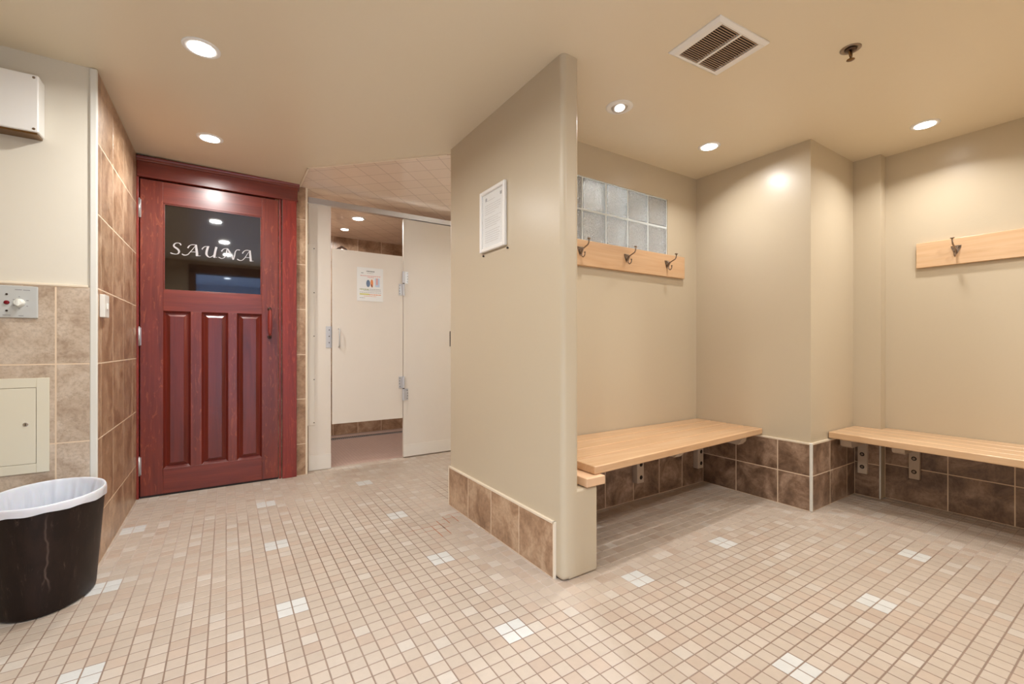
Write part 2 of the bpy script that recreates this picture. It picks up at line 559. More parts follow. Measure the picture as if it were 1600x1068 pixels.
for a in range(nx):
    for b in range(ny):
        x0 = XLL + a * g; y0 = YREAR + b * g
        x1 = min(x0 + g, 3.54); y1 = min(y0 + g, 3.72)
        mb.add([(x0, y0, -0.0014), (x1, y0, -0.0014), (x1, y1, -0.0014), (x0, y1, -0.0014)], [(0, 1, 2, 3)], 1, grout_col((x0 + x1) / 2, (y0 + y1) / 2))
# rusty grout stains near the partition
for sx, sy, w, h in ((0.90, 2.22, 0.20, 0.006), (0.97, 2.20, 0.006, 0.12), (1.02, 2.245, 0.006, 0.10), (1.05, 2.27, 0.10, 0.005), (0.93, 2.16, 0.14, 0.006), (0.90, 2.13, 0.006, 0.14), (0.95, 2.13, 0.006, 0.12), (1.06, 2.24, 0.006, 0.10), (1.10, 2.32, 0.10, 0.005)):
    sx = GX + PX * round((sx - GX) / PX) if w < h else sx
    sy = GY + PY * round((sy - GY) / PY) if h < w else sy
    mb.add([(sx - w / 2, sy - h / 2, -0.0010), (sx + w / 2, sy - h / 2, -0.0010), (sx + w / 2, sy + h / 2, -0.0010), (sx - w / 2, sy + h / 2, -0.0010)], [(0, 1, 2, 3)], 1, lin((170, 100, 62)))
fl = structure(mb.build('floor', [M['mosaic'], M['floor_grout']], attr='tint'), 'beige square mosaic tile floor with scattered white accents', 'floor')
mb = MB().box(0.50, 3.45, 3.722, 5.06, -0.03, -0.004)
structure(mb.build('floor_shower', M['shower_mosaic']), 'rose coloured fine mosaic floor inside the shower', 'floor')
mb = MB().box(XLL - 0.1, 3.6, -3.2, YREAR - 0.12, -0.03, 0.0)
structure(mb.build('floor_corridor', M['laminate']), 'plain corridor floor behind the doorway', 'floor')

# ---- ceiling (gentle sag along x), tiled part over the shower entry
xs = [XLL - 0.1, -0.48, 0.45, 1.2, 2.85, 3.65]
mb = MB()
for a, b in zip(xs, xs[1:]):
    z = [zc(a), zc(b)]
    v = [(a, YREAR - 0.1, z[0]), (b, YREAR - 0.1, z[1]), (b, 5.15, z[1]), (a, 5.15, z[0]),
         (a, YREAR - 0.1, 2.3), (b, YREAR - 0.1, 2.3), (b, 5.15, 2.3), (a, 5.15, 2.3)]
    mb.add(v, [(0, 3, 2, 1), (4, 5, 6, 7), (0, 1, 5, 4), (2, 3, 7, 6), (1, 2, 6, 5), (3, 0, 4, 7)], 0)
structure(mb.build('ceiling', M['paint_ceiling']), 'smooth beige painted ceiling with recessed lights', 'ceiling')
poly = [(0.462, 5.06), (0.462, 3.212), (1.148, 2.520), (1.236, 2.47), (3.45, 2.47), (3.45, 5.06)]
ct = MB(); n = len(poly)
zt = 2.150
ct.add([(p[0], p[1], zt) for p in poly], [tuple(reversed(range(n)))], 0)
ct.add([(p[0], p[1], zt) for p in poly] + [(p[0], p[1], 2.2) for p in poly], [(i, (i + 1) % n, n + (i + 1) % n, n + i) for i in range(n)], 0)
structure(ct.build('ceiling_tiled', M['ceiling_tile']), 'glossy beige ceiling tiles laid diagonally over the shower entry', 'ceiling')
tr = MB()
def strip(mb, pts, w, z0, z1):
    for p, q in zip(pts, pts[1:]):
        p = Vector((p[0], p[1], 0)); q = Vector((q[0], q[1], 0)); d = (q - p).normalized(); nrm = Vector((-d.y, d.x, 0)) * w / 2
        a, b, c, e = p - nrm - d * w / 2, q - nrm + d * w / 2, q + nrm + d * w / 2, p + nrm - d * w / 2
        v = [(t.x, t.y, z0) for t in (a, b, c, e)] + [(t.x, t.y, z1) for t in (a, b, c, e)]
        mb.add(v, [(0, 3, 2, 1), (4, 5, 6, 7), (0, 1, 5, 4), (1, 2, 6, 5), (2, 3, 7, 6), (3, 0, 4, 7)])
strip(tr, [(0.462, 3.62), (0.462, 3.212), (1.148, 2.520)], 0.010, 2.1475, 2.17)
structure(tr.build('trim_1', M['trim']), 'thin cream edge strip around the diagonal ceiling tiles', 'trim')

# ---- walls
def wall(name, pts, mat, label, z1=TOP, bevel=0.0, seg=3):
    o = MB().prism(pts, 0.0, z1).build(name, mat, bevel=bevel, seg=seg)
    structure(o, label, 'wall'); return o
wl = wall('wall_left', [(XLL, YL), (XL, YL), (XL, YD + 0.12), (XL - 0.12, YD + 0.12), (XL - 0.12, YL + 0.12), (XLL, YL + 0.12)], M['paint_cream'], 'cream painted left wall with stone tiles below')
wall('wall_side', [(XLL - 0.12, YREAR - 0.12), (XLL, YREAR - 0.12), (XLL, YL + 0.12), (XLL - 0.12, YL + 0.12)], M['paint_cream'], 'plain cream wall outside the left of the frame')
wall('wall_door', [(XL, YD), (0.512, YD), (0.512, YD + 0.12), (XL, YD + 0.12)], M['shadow_gap'], 'wall that holds the sauna door')
wall('wall_partition', [(XP0, YP0), (XP1, YP0), (XP1, YP1), (XP0, YP1)], M['paint'], 'tan free-standing partition wall with rounded edges', bevel=0.022, seg=5)
wall('wall_ledge', [(XP0 + 0.03, YP0 + 0.0005), (1.340, YP0 + 0.0005), (1.340, YW1 + 0.01), (XP0 + 0.03, YW1 + 0.01)], M['paint'], 'low tan ledge thickening the foot of the partition', z1=0.364, bevel=0.012, seg=4)
wall('wall_right', [(XR1, YB + 0.02), (XR1, YST), (XR2, YST), (XR2, YREAR - 0.12), (XR2 + 0.15, YREAR - 0.12), (XR2 + 0.15, YB + 0.02)], M['paint'], 'tan right wall with a shallow step')
wall('wall_pier', [(XW2, YB), (XR2 + 0.15, YB), (XR2 + 0.15, YW1 + 0.12), (XW2, YW1 + 0.12)], M['paint'], 'tan boxed pier between the two benches')
# alcove back wall with the opening for the glass blocks
GX0, GX1, GZ0, GZ1 = 1.572, 2.537, 1.575, 1.966
mb = MB()
mb.box(XP1 - 0.02, GX0, YW1, YW1 + 0.10, 0, TOP).box(GX1, XW2 + 0.02, YW1, YW1 + 0.10, 0, TOP)
mb.box(GX0, GX1, YW1, YW1 + 0.10, 0, GZ0).box(GX0, GX1, YW1, YW1 + 0.10, GZ1, TOP)
structure(mb.build('wall_alcove', M['paint']), 'tan back wall of the bench alcove', 'wall')
# rear wall with the doorway behind the camera, corridor beyond it
mb = MB()
mb.box(XLL, -0.36, YREAR - 0.12, YREAR, 0, TOP).box(0.56, XR2, YREAR - 0.12, YREAR, 0, TOP).box(-0.36, 0.56, YREAR - 0.12, YREAR, 2.0, TOP)
structure(mb.build('wall_rear', M['paint']), 'tan rear wall with an open doorway', 'wall')
mb = MB().box(-0.44, -0.36, YREAR - 0.13, YREAR + 0.015, 0, 2.08).box(0.56, 0.64, YREAR - 0.13, YREAR + 0.015, 0, 2.08).box(-0.44, 0.64, YREAR - 0.13, YREAR + 0.015, 2.0, 2.12)
structure(mb.build('trim_2', M['brown_wall'], bevel=0.004), 'dark brown doorway casing in the rear wall', 'trim')
mb = MB().box(-1.3, -1.2, -3.1, YREAR - 0.12, 0, 2.35).box(1.7, 1.8, -3.1, YREAR - 0.12, 0, 2.35).box(-1.3, 1.8, -3.2, -3.1, 0, 2.35)
mb.box(-1.3, 1.8, -3.1, YREAR - 0.12, 2.156, 2.35)
structure(mb.build('wall_corridor', M['blue_wall']), 'blue-grey walls of the corridor behind the doorway', 'wall')
# shower room shell
mb = MB()
tile_field(mb, (0.45, 5.05, 0), (1, 0, 0), (0, 0, 1), frange(0, 3.0, 0.26), [0, 0.24, 0.57, 0.90, 1.23, 1.56, 1.89, 2.16], 0.005, 0.008)
mb.box(0.40, 3.5, 5.051, 5.15, 0, TOP, 1)
structure(mb.build('wall_shower_far', [M['stone'], M['grout']], attr='tint'), 'tan stone tiled far wall of the shower', 'wall')
mb = MB(); mb.box(0.40, 0.505, YD + 0.12, 5.05, 0, TOP, 1)
tile_field(mb, (0.505, YD + 0.12, 0), (0, 1, 0), (0, 0, 1), frange(0, 1.30, 0.26), [0, 0.24, 0.57, 0.90, 1.23, 1.56, 1.89, 2.16], 0.005, 0.008)
structure(mb.build('wall_shower_left', [M['stone'], M['grout']], attr='tint'), 'tan stone tiled side wall of the shower', 'wall')
wall('wall_shower_right', [(3.45, YW1 + 0.1), (3.55, YW1 + 0.1), (3.55, 5.05), (3.45, 5.05)], M['paint_cream'], 'pale end wall of the shower area')
wall('wall_shower_front', [(1.86, YS), (3.45, YS), (3.45, YS + 0.03), (1.86, YS + 0.03)], M['laminate'], 'pale divider continuing the shower screen')

# ---- tiling on the left
mb = MB()
zr = [0, 0.218, 0.553, 0.886, 1.214]
tile_field(mb, (XLL, YL, 0), (1, 0, 0), (0, 0, 1), [p - XLL for p in ([XLL] + [-0.60 - 0.262 * q for q in range(4, -1, -1)] + [XL])], zr, 0.005, 0.009)
structure(mb.build('wall_left_tiles', [M['stone_light'], M['grout']], wl, attr='tint'))
mb = MB()
zr = [0, 0.218, 0.553, 0.886, 1.214, 1.540, 1.852, 2.165]
tile_field(mb, (XL, YL, 0), (0, 1, 0), (0, 0, 1), [0, 0.062, 0.312, 0.575, 0.845, YD - YL], zr, 0.005, 0.009)
structure(mb.build('wall_return_tiles', [M['stone'], M['grout']], wl, attr='tint'))
mb = MB().box(XLL, XL - 0.02, YL - 0.012, YL, 1.214, 1.224)
structure(mb.build('trim_3', M['trim'], bevel=0.002), 'cream cap strip above the stone tiles of the left wall', 'trim')
mb = MB().box(XL - 0.016, XL + 0.010, YL - 0.012, YL + 0.004, 0, 2.168)
structure(mb.build('trim_4', M['trim_white'], bevel=0.006, seg=4), 'white rounded corner strip up the left wall corner', 'trim')
# tile strip right of the sauna door
mb = MB()
tile_field(mb, (0.30, YD, 0), (1, 0, 0), (0, 0, 1), [0, 0.203], [0, 0.232, 0.568, 0.899, 1.236, 1.572, 1.909, 2.153], 0.005, 0.009)
o = structure(mb.build('wall_door_tiles', [M['stone'], M['grout']], attr='tint'), 'narrow column of tan stone tiles right of the sauna door', 'wall')
mb = MB().box(0.502, 0.514, YD - 0.012, YD + 0.12, 0, 2.152)
structure(mb.build('trim_5', M['trim'], bevel=0.002), 'cream strip at the edge of the tiles beside the shower', 'trim')

# ---- skirting tiles
def skirting(name, origin, U, us, vs, mat, label, end=None):
    mb = MB()
    tile_field(mb, origin, U, (0, 0, 1), us, vs, 0.005, 0.010)
    O = Vector(origin); Uv = Vector(U); N = Uv.cross(Vector((0, 0, 1)))
    a, b = O + Uv * us[0], O + Uv * us[-1]
    z0 = vs[-1]; h = 0.009
    q = [a, b, b + N * 0.012, a + N * 0.012]
    v = [(p.x, p.y, z0) for p in q] + [(p.x, p.y, z0 + h) for p in q]
    mb.add(v, [(0, 1, 2, 3), (4, 7, 6, 5), (0, 4, 5, 1), (1, 5, 6, 2), (2, 6, 7, 3), (3, 7, 4, 0)], 2, (1, 1, 1))
    if end is not None:
        for e in end:
            a = O + Uv * (e - 0.004); b = O + Uv * (e + 0.004)
            q = [a, b, b + N * 0.012, a + N * 0.012]
            v = [(p.x, p.y, 0) for p in q] + [(p.x, p.y, z0 + h) for p in q]
            mb.add(v, [(0, 1, 2, 3), (4, 7, 6, 5), (0, 4, 5, 1), (1, 5, 6, 2), (2, 6, 7, 3), (3, 7, 4, 0)], 2, (1, 1, 1))
    return structure(mb.build(name, [mat, M['grout'], M['trim']], attr='tint'), label, 'baseboard')
skirting('baseboard_partition', (XP0, 2.452, 0), (0, -1, 0), [0, 0.252, 0.506, 0.762, 1.020], [0, 0.226], M['stone'], 'single row of stone skirting tiles on the partition', end=(0.0, 1.020))
ysk = 1.900
mb_back = MB().box(1.34, XW2, ysk + 0.0005, YW1, 0, 0.39)
structure(mb_back.build('baseboard_backing', M['grout']), 'mortar bed behind the alcove skirting tiles', 'baseboard')
skirting('baseboard_alcove', (1.34, ysk, 0), (1, 0, 0), [0, 0.29, 0.548, 0.791, 1.035, 1.274, XW2 - 1.34], [0, 0.330, 0.390], M['stone_deep'], 'brown stone skirting tiles under the alcove bench')
skirting('baseboard_pier_end', (XW2, ysk - 0.010, 0), (0, -1, 0), [0, 0.242, 0.506, ysk - 0.010 - YB], [0, 0.203, 0.388], M['stone_deep'], 'brown stone skirting tiles on the alcove end wall')
skirting('baseboard_pier', (XW2, YB, 0), (1, 0, 0), [0, 0.229, 0.470, XR1 - XW2], [0, 0.205, 0.388], M['stone_deep'], 'brown stone skirting tiles on the pier side')
skirting('baseboard_right_step', (XR1, YB - 0.010, 0), (0, -1, 0), [0, YB - 0.010 - YST], [0, 0.212, 0.388], M['stone_deep'], 'brown stone skirting tile left of the step in the right wall')
skirting('baseboard_right', (XR2, YST, 0), (0, -1, 0), frange(0, 0.292, 0.292)[:1] + [0.292, 0.552, 0.812, 1.072, 1.332, YST - YREAR], [0, 0.215, 0.388], M['stone_deep'], 'brown stone skirting tiles along the right wall')
mb = MB().box(XW2 - 0.012, XW2 + 0.003, YB - 0.012, YB + 0.003, 0, 0.398)
structure(mb.build('trim_6', M['trim_white'], bevel=0.004, seg=3), 'white corner strip on the pier skirting', 'trim')
mb = MB().box(XR1 - 0.012, XR1 + 0.001, YST - 0.003, YST + 0.005, 0, 0.398)
structure(mb.build('trim_7', M['trim_white'], bevel=0.004, seg=3), 'white corner strip at the step under the right bench', 'trim')

# ================================================================== GLASS BLOCK WINDOW
win = thing('window_1', (GX0, YW1, GZ0), 'row of clear wavy glass blocks set high in the alcove wall', 'window', kind='structure')
bx = [1.572, 1.766, 1.960, 2.152, 2.345, 2.537]; bz = [1.575, 1.771, 1.966]
mb = MB()
for z in bz: mb.box(bx[0], bx[-1], YW1 + 0.006, YW1 + 0.09, z - 0.006, z + 0.006)
for x in bx: mb.box(x - 0.005, x + 0.005, YW1 + 0.0062, YW1 + 0.0898, bz[0], bz[-1])
mb.build('mortar_joints', M['block_edge'], win)
for a, b in zip(bx, bx[1:]):
    for c, d in zip(bz, bz[1:]):
        g = MB().box(a + 0.006, b - 0.006, YW1 + 0.002, YW1 + 0.088, c + 0.007, d - 0.007)
        g.build('glass_block', M['block_glass'], win, bevel=0.008, seg=3)

# ================================================================== SAUNA DOOR
DX0, DX1, DZ0, DZ1 = -0.455, 0.318, 0.012, 2.020
door = thing('door_1', (0, YD, 0), 'red stained wooden sauna door with a glass pane coloured dark for the unlit sauna in its casing', 'door', kind='structure')
YF = 3.605                                            # face of the leaf
mb = MB().box(0.322, 0.337, YF - 0.006, YD, 0, 2.035).box(0.343, 0.437, YF - 0.016, YD, 0, 2.035)
mb.box(-0.472, -0.460, YF - 0.012, YD, 0, 2.035)
mb.build('casing', M['red_case'], door, bevel=0.003)
mb = MB().box(-0.470, 0.443, YF - 0.018, YD, 2.032, 2.125)
mb.build('head_casing', M['red_x'], door, bevel=0.003)
cor = MB()                                            # moulded cornice: stepped cove profile
prof = [(0.0, 2.112), (-0.020, 2.114), (-0.024, 2.122), (-0.030, 2.126), (-0.036, 2.136), (-0.044, 2.143), (-0.046, 2.150), (-0.046, 2.157), (0, 2.157)]
pts = [(-0.4700, YD + y, z) for y, z in [(p[0], p[1]) for p in prof]]
cor.extrude(pts, (0.926, 0, 0))
cor.build('cornice', M['red_x'], door)
MB().box(-0.470, 0.447, YF - 0.022, YD, 2.028, 2.036).build('bead', M['red_x'], door, bevel=0.002)
leaf_x = lambda a, b, c, d: MB().box(a, b, YF, YF + 0.040, c, d)
# stiles and rails
sx0, sx1 = -0.340, 0.196
for (a, b) in ((DX0, sx0), (sx1 + 0.018, DX1)):
    leaf_x(a, b, DZ0, DZ1).build('stile', M['red_z'], door, bevel=0.0015)
leaf_x(sx0, sx1 + 0.018, 1.885, DZ1).build('top_rail', M['red_x'], door, bevel=0.0015)
leaf_x(sx0, sx1 + 0.018, 1.190, 1.322).build('lock_rail', M['red_x'], door, bevel=0.0015)
leaf_x(sx0, sx1 + 0.018, DZ0, 0.170).build('bottom_rail', M['red_x'], door, bevel=0.0015)
for a, b in ((-0.197, -0.137), (0.012, 0.064)):
    leaf_x(a, b, 0.170, 1.190).build('mullion', M['red_z'], door, bevel=0.0015)
MB().box(DX0, DX1, YF + 0.001, YF + 0.02, 0.0, 0.014).build('threshold_shade', M['shadow_gap'], door)  # solid black strip painting the shade under the leaf
# raised panels: bevelled fields
for a, b in ((sx0, -0.197), (-0.137, 0.012), (0.064, sx1 + 0.018)):
    z0, z1 = 0.170, 1.190
    yo, yi = YF + 0.018, YF + 0.003
    m1, m2 = 0.004, 0.034
    v = []
    for mg, y in ((0.0, YF + 0.03), (0.0, YF + 0.0006), (0.013, yo), (0.014, yo), (m2, yi + 0.004), (m2 + 0.002, yi)):
        v += [(a + mg, y, z0 + mg), (b - mg, y, z0 + mg), (b - mg, y, z1 - mg), (a + mg, y, z1 - mg)]
    f = []
    for r in range(5):
        for k in range(4):
            f.append((r * 4 + k, r * 4 + (k + 1) % 4, r * 4 + 4 + (k + 1) % 4, r * 4 + 4 + k))
    f.append((20, 21, 22, 23))
    MB().add(v, f).build('raised_panel', M['red_zp'], door)
# glass and its bead
gb = MB()
for (a, b, c, d) in ((sx0, sx0 + 0.008, 1.322, 1.885), (sx1 + 0.010, sx1 + 0.018, 1.322, 1.885), (sx0, sx1 + 0.018, 1.322, 1.330), (sx0, sx1 + 0.018, 1.877, 1.885)):
    gb.box(a, b, YF + 0.004, YF + 0.018, c, d)
gb.build('glazing_bead', M['red_x'], door, bevel=0.002)
MB().box(sx0 + 0.001, sx1 + 0.017, YF + 0.014, YF + 0.022, 1.323, 1.884).build('glass_pane', M['door_glass'], door)

def catmull(p0, p1, p2, p3, t):
    return tuple(0.5 * ((2 * b) + (-a + c) * t + (2 * a - 5 * b + 4 * c - d) * t * t + (-a + 3 * b - 3 * c + d) * t ** 3) for a, b, c, d in zip(p0, p1, p2, p3))
def brush(mb, stroke, y, n=8):
    P = [stroke[0]] + list(stroke) + [stroke[-1]]
    if len(stroke) == 2: n = 2
    s = []
    for i in range(1, len(P) - 2):
        for k in range(n):
            s.append(catmull(P[i - 1], P[i], P[i + 1], P[i + 2], k / n))
    s.append(stroke[-1])
    L, R = [], []
    for i, p in enumerate(s):
        a, b = s[max(i - 1, 0)], s[min(i + 1, len(s) - 1)]
        dx, dz = b[0] - a[0], b[1] - a[1]; l = math.hypot(dx, dz) or 1
        nx, nz = -dz / l * p[2] / 2, dx / l * p[2] / 2
        L.append((p[0] + nx, y, p[1] + nz)); R.append((p[0] - nx, y, p[1] - nz))
    m = len(L)
    mb.add(L + R + [(q[0], y + 0.0008, q[2]) for q in L + R],
           [(i, i + 1, m + i + 1, m + i) for i in range(m - 1)] + [(2 * m + i, 3 * m + i, 3 * m + i + 1, 2 * m + i + 1) for i in range(m - 1)] +
           [(i, 2 * m + i, 2 * m + i + 1, i + 1) for i in range(m - 1)] + [(m + i, m + i + 1, 3 * m + i + 1, 3 * m + i) for i in range(m - 1)])
SAUNA_STROKES = [
 [(-0.25, 1.626, 0.0067), (-0.252, 1.635, 0.0063), (-0.26, 1.639, 0.0042), (-0.269, 1.639, 0.0037), (-0.279, 1.634, 0.0058), (-0.286, 1.623, 0.0083), (-0.284, 1.612, 0.01), (-0.273, 1.604, 0.0103), (-0.263, 1.595, 0.0108), (-0.259, 1.583, 0.01), (-0.263, 1.571, 0.0067), (-0.273, 1.565, 0.0042), (-0.286, 1.565, 0.0042), (-0.297, 1.567, 0.0067), (-0.304, 1.571, 0.0058)],
 [(-0.168, 1.638, 0.01), (-0.167, 1.618, 0.0125), (-0.164, 1.594, 0.0133), (-0.163, 1.565, 0.0141)],
 [(-0.167, 1.565, 0.0042), (-0.143, 1.568, 0.0023)],
 [(-0.213, 1.612, 0.0075), (-0.208, 1.622, 0.0063), (-0.201, 1.631, 0.0042), (-0.188, 1.637, 0.0037), (-0.164, 1.638, 0.0042)],
 [(-0.17, 1.635, 0.0025), (-0.185, 1.61, 0.0033), (-0.201, 1.586, 0.0042), (-0.21, 1.572, 0.005), (-0.223, 1.564, 0.0047), (-0.235, 1.564, 0.0063), (-0.244, 1.57, 0.0058)],
 [(-0.198, 1.588, 0.0033), (-0.169, 1.591, 0.0033)],
 [(-0.136, 1.612, 0.0067), (-0.13, 1.623, 0.0053), (-0.121, 1.632, 0.0042), (-0.109, 1.635, 0.0033), (-0.095, 1.636, 0.0042)],
 [(-0.102, 1.635, 0.0116), (-0.109, 1.606, 0.0125), (-0.111, 1.585, 0.0125), (-0.107, 1.574, 0.01), (-0.099, 1.566, 0.0067), (-0.09, 1.565, 0.0047), (-0.077, 1.574, 0.0042), (-0.071, 1.582, 0.0033)],
 [(-0.055, 1.638, 0.0125), (-0.062, 1.605, 0.0125), (-0.068, 1.565, 0.0133)],
 [(-0.071, 1.565, 0.0042), (-0.05, 1.568, 0.0023)],
 [(-0.026, 1.612, 0.0083), (-0.021, 1.621, 0.0058), (-0.014, 1.629, 0.0042), (-0.002, 1.634, 0.0033), (0.012, 1.634, 0.0042)],
 [(0.006, 1.634, 0.005), (0.003, 1.612, 0.0058), (0.001, 1.596, 0.0067), (-0.006, 1.578, 0.005), (-0.014, 1.568, 0.0037), (-0.025, 1.563, 0.0037), (-0.036, 1.567, 0.005), (-0.043, 1.57, 0.0042)],
 [(0.01, 1.632, 0.0083), (0.022, 1.61, 0.01), (0.033, 1.588, 0.0091), (0.042, 1.562, 0.0083)],
 [(0.043, 1.564, 0.0067), (0.05, 1.594, 0.0067), (0.053, 1.614, 0.0058), (0.058, 1.626, 0.0047), (0.066, 1.633, 0.0037), (0.081, 1.633, 0.005)],
 [(0.096, 1.611, 0.0067), (0.103, 1.624, 0.0053), (0.112, 1.633, 0.0042), (0.123, 1.637, 0.0037), (0.147, 1.636, 0.0042)],
 [(0.142, 1.635, 0.0091), (0.143, 1.613, 0.0116), (0.145, 1.587, 0.0125), (0.147, 1.562, 0.0133)],
 [(0.143, 1.562, 0.0037), (0.164, 1.565, 0.0023)],
 [(0.137, 1.63, 0.003), (0.123, 1.606, 0.0033), (0.112, 1.585, 0.0042), (0.098, 1.567, 0.0042), (0.085, 1.561, 0.0037), (0.073, 1.564, 0.0058), (0.065, 1.569, 0.0058)],
 [(0.113, 1.586, 0.003), (0.142, 1.587, 0.003)]]

mb = MB()
for q, s in enumerate(SAUNA_STROKES):
    brush(mb, s, YF + 0.0130 - q * 0.00001)
mb.build('sauna_lettering', M['lettering'], door)
# handle: wooden grip on two bronze posts
h = MB().tube([(0.262, YF - 0.050, 1.035 + 0.19 * k / 10) for k in range(11)], [0.008 + 0.0055 * math.sin(math.pi * k / 10) for k in range(11)], 14)
hd = h.build('door_handle', M['red_case'], door)
for z in (1.028, 1.228):
    p = MB().tube([(0.262, YF, z), (0.262, YF - 0.022, z), (0.262, YF - 0.046, z - 0.004 if z > 1.1 else z + 0.004), (0.262, YF - 0.054, z - 0.012 if z > 1.1 else z + 0.012)], [0.010, 0.007, 0.008, 0.009], 12)
    p.lathe((0.262, YF + 0.001, z), (0, -1, 0), [(0.014, 0), (0.014, 0.004), (0.010, 0.007)], 16)
    p.build('handle_post', M['dark_metal'], hd)
for z in (1.832, 1.023, 0.204):
    hg = MB().tube([(-0.4585, YF - 0.007, z - 0.058), (-0.4585, YF - 0.007, z + 0.058)], 0.0062, 12)
    hg.box(-0.457, -0.449, YF - 0.0025, YF + 0.001, z - 0.056, z + 0.056)
    hg.lathe((-0.4585, YF - 0.007, z + 0.058), (0, 0, 1), [(0.0045, 0), (0.0045, 0.004), (0.001, 0.006)], 12)
    hg.build('hinge', M['alu'], door)

# ================================================================== SHOWER SCREEN AND DOOR
SY = YS
scr = thing('shower_screen', (0.61, SY, 0), 'off-white laminate shower screen with aluminium head rail between tiles and partition', 'shower screen')
MB().box(0.531, 0.694, SY, SY + 0.028, 0.0, 2.068).build('pilaster', M['laminate'], scr, bevel=0.002)
MB().box(1.282, 1.858, SY, SY + 0.028, 0.008, 2.060).build('side_panel', M['laminate'], scr, bevel=0.002)
MB().box(0.5315, 0.694, SY - 0.004, SY - 0.0003, 0.004, 0.118).build('kick_strip', M['laminate_kick'], scr, bevel=0.001)
MB().box(1.282, 1.858, SY - 0.004, SY - 0.0003, 0.010, 0.112).build('kick_strip', M['laminate_kick'], scr, bevel=0.001)
rl = MB().box(0.531, 1.90, SY - 0.006, SY + 0.034, 2.068, 2.108).box(0.531, 1.90, SY - 0.009, SY + 0.037, 2.064, 2.070)
rl.build('head_rail', M['alu'], scr, bevel=0.002)
MB().box(0.514, 0.531, SY - 0.004, SY + 0.030, 2.06, 2.066).build('rail_bracket', M['white_metal'], scr)
ch = MB().box(0.5145, 0.574, SY - 0.006, SY - 0.0005, 0.352, 1.745).box(0.5145, 0.519, SY - 0.0005, SY + 0.028, 0.352, 1.745)
chn = ch.build('wall_channel', M['laminate_kick'], scr, bevel=0.001)
for z in (1.715, 1.375, 1.040, 0.705, 0.372):
    MB().lathe((0.570, SY - 0.006, z), (0, -1, 0), [(0.0042, 0), (0.0040, 0.0015), (0.002, 0.0022)], 10).build('screw', M['screw_dark'], chn)
lp = MB().box(0.656, 0.697, SY - 0.005, SY - 0.0002, 0.950, 1.118).box(0.692, 0.699, SY - 0.005, SY + 0.010, 0.950, 1.118)
lo = lp.build('latch_plate', M['hinge_metal'], scr, bevel=0.001)
for z in (1.090, 1.040, 0.990):
    MB().lathe((0.680, SY - 0.005, z), (0, -1, 0), [(0.0046, 0), (0.0036, 0.002)], 10).build('screw', M['screw_dark'], lo)
st = MB().box(1.716, 1.722, SY - 0.006, SY - 0.0002, 0.96, 1.10)
st.build('edge_strike', M['screw_dark'], scr, bevel=0.001)

sd = thing('shower_door', (0.99, SY, 0.345), 'off-white shower door with a taped notice, hung between screen panels', 'shower door')
MB().box(0.703, 1.276, SY + 0.001, SY + 0.026, 0.345, 1.735).build('leaf', M['laminate'], sd, bevel=0.002)
pb = MB()
pb.tube([(0.752, SY + 0.001, 0.957), (0.752, SY - 0.026, 0.960), (0.752, SY - 0.032, 0.968), (0.752, SY - 0.032, 1.090), (0.752, SY - 0.026, 1.098), (0.752, SY + 0.001, 1.101)], 0.0052, 12)
pb.build('pull_handle', M['alu'], sd)
for zc_, flip in ((1.500, 1), (0.600, -1)):
    hb = MB()
    hb.tube([(1.279, SY - 0.010, zc_ - 0.103), (1.279, SY - 0.010, zc_ - 0.004)], 0.0105, 16)
    hb.tube([(1.279, SY - 0.010, zc_ + 0.004), (1.279, SY - 0.010, zc_ + 0.103)], 0.0105, 16)
    # cam hinge: one leaf on the door, the other on the panel
    za, zb_ = (zc_ - 0.103, zc_ - 0.004), (zc_ + 0.004, zc_ + 0.103)
    dz, pz = (za, zb_) if flip > 0 else (zb_, za)
    hb.box(1.240, 1.279, SY - 0.0045, SY + 0.0012, dz[0], dz[1])
    hb.box(1.283, 1.322, SY - 0.0045, SY - 0.0002, pz[0], pz[1])
    ho = hb.build('hinge', M['hinge_metal'], sd, bevel=0.0008)
    MB().tube([(1.279, SY - 0.010, zc_ - 0.006), (1.279, SY - 0.010, zc_ + 0.006)], 0.0088, 12).build('bearing', M['screw_dark'], ho)
    sb = MB()
    for k in range(4):
        for (zz, xx) in ((dz, 1.249), (pz, 1.313)):
            sb.lathe((xx + (0.006 if k in (1, 2) else 0) * (1 if xx > 1.28 else -1) * 0.6, SY - 0.0045, zz[0] + 0.014 + k * 0.0236), (0, -1, 0), [(0.0036, 0), (0.003, 0.0015)], 8)
    sb.build('screw', M['screw_dark'], ho)['kind'] = 'stuff'

# notice sheet in a plastic sleeve, on the shower door
nt = thing('notice_sheet', (1.0, SY, 1.33), 'white printed notice in a plastic sleeve on the shower door', 'notice')
NX0, NX1, NZ0, NZ1, NY = 0.893, 1.106, 1.333, 1.608, SY - 0.0012
MB().box(NX0, NX1, NY, SY + 0.0008, NZ0, NZ1).build('sheet', M['paper'], nt)
def ink(name, mat, rects, par, y):
    m = MB()
    for (a, b, c, d) in rects:
        m.box(a, b, y - 0.0004, y, c, d)
    o = m.build(name, mat, par); o['kind'] = 'stuff'; return o
def nx(t): return NX0 + t * (NX1 - NX0)
def nz(t): return NZ1 - t * (NZ1 - NZ0)
words = lambda x0, x1, z, hgt, wl: [(a, min(a + w, x1), z - hgt, z) for a, w in wl if a < x1]
def line(x0, x1, z, hgt, rnd):
    out = []; x = x0
    while x < x1:
        w = rnd.uniform(0.006, 0.016); out.append((x, min(x + w, x1), z - hgt, z)); x += w + 0.0028
    return out
rn = random.Random(3)
r = []
r += line(nx(.36), nx(.66), nz(.095), 0.0065, rn)
r += [(nx(.15), nx(.24), nz(.172), nz(.158))]
ink('heading', M['ink'], r, nt, NY)
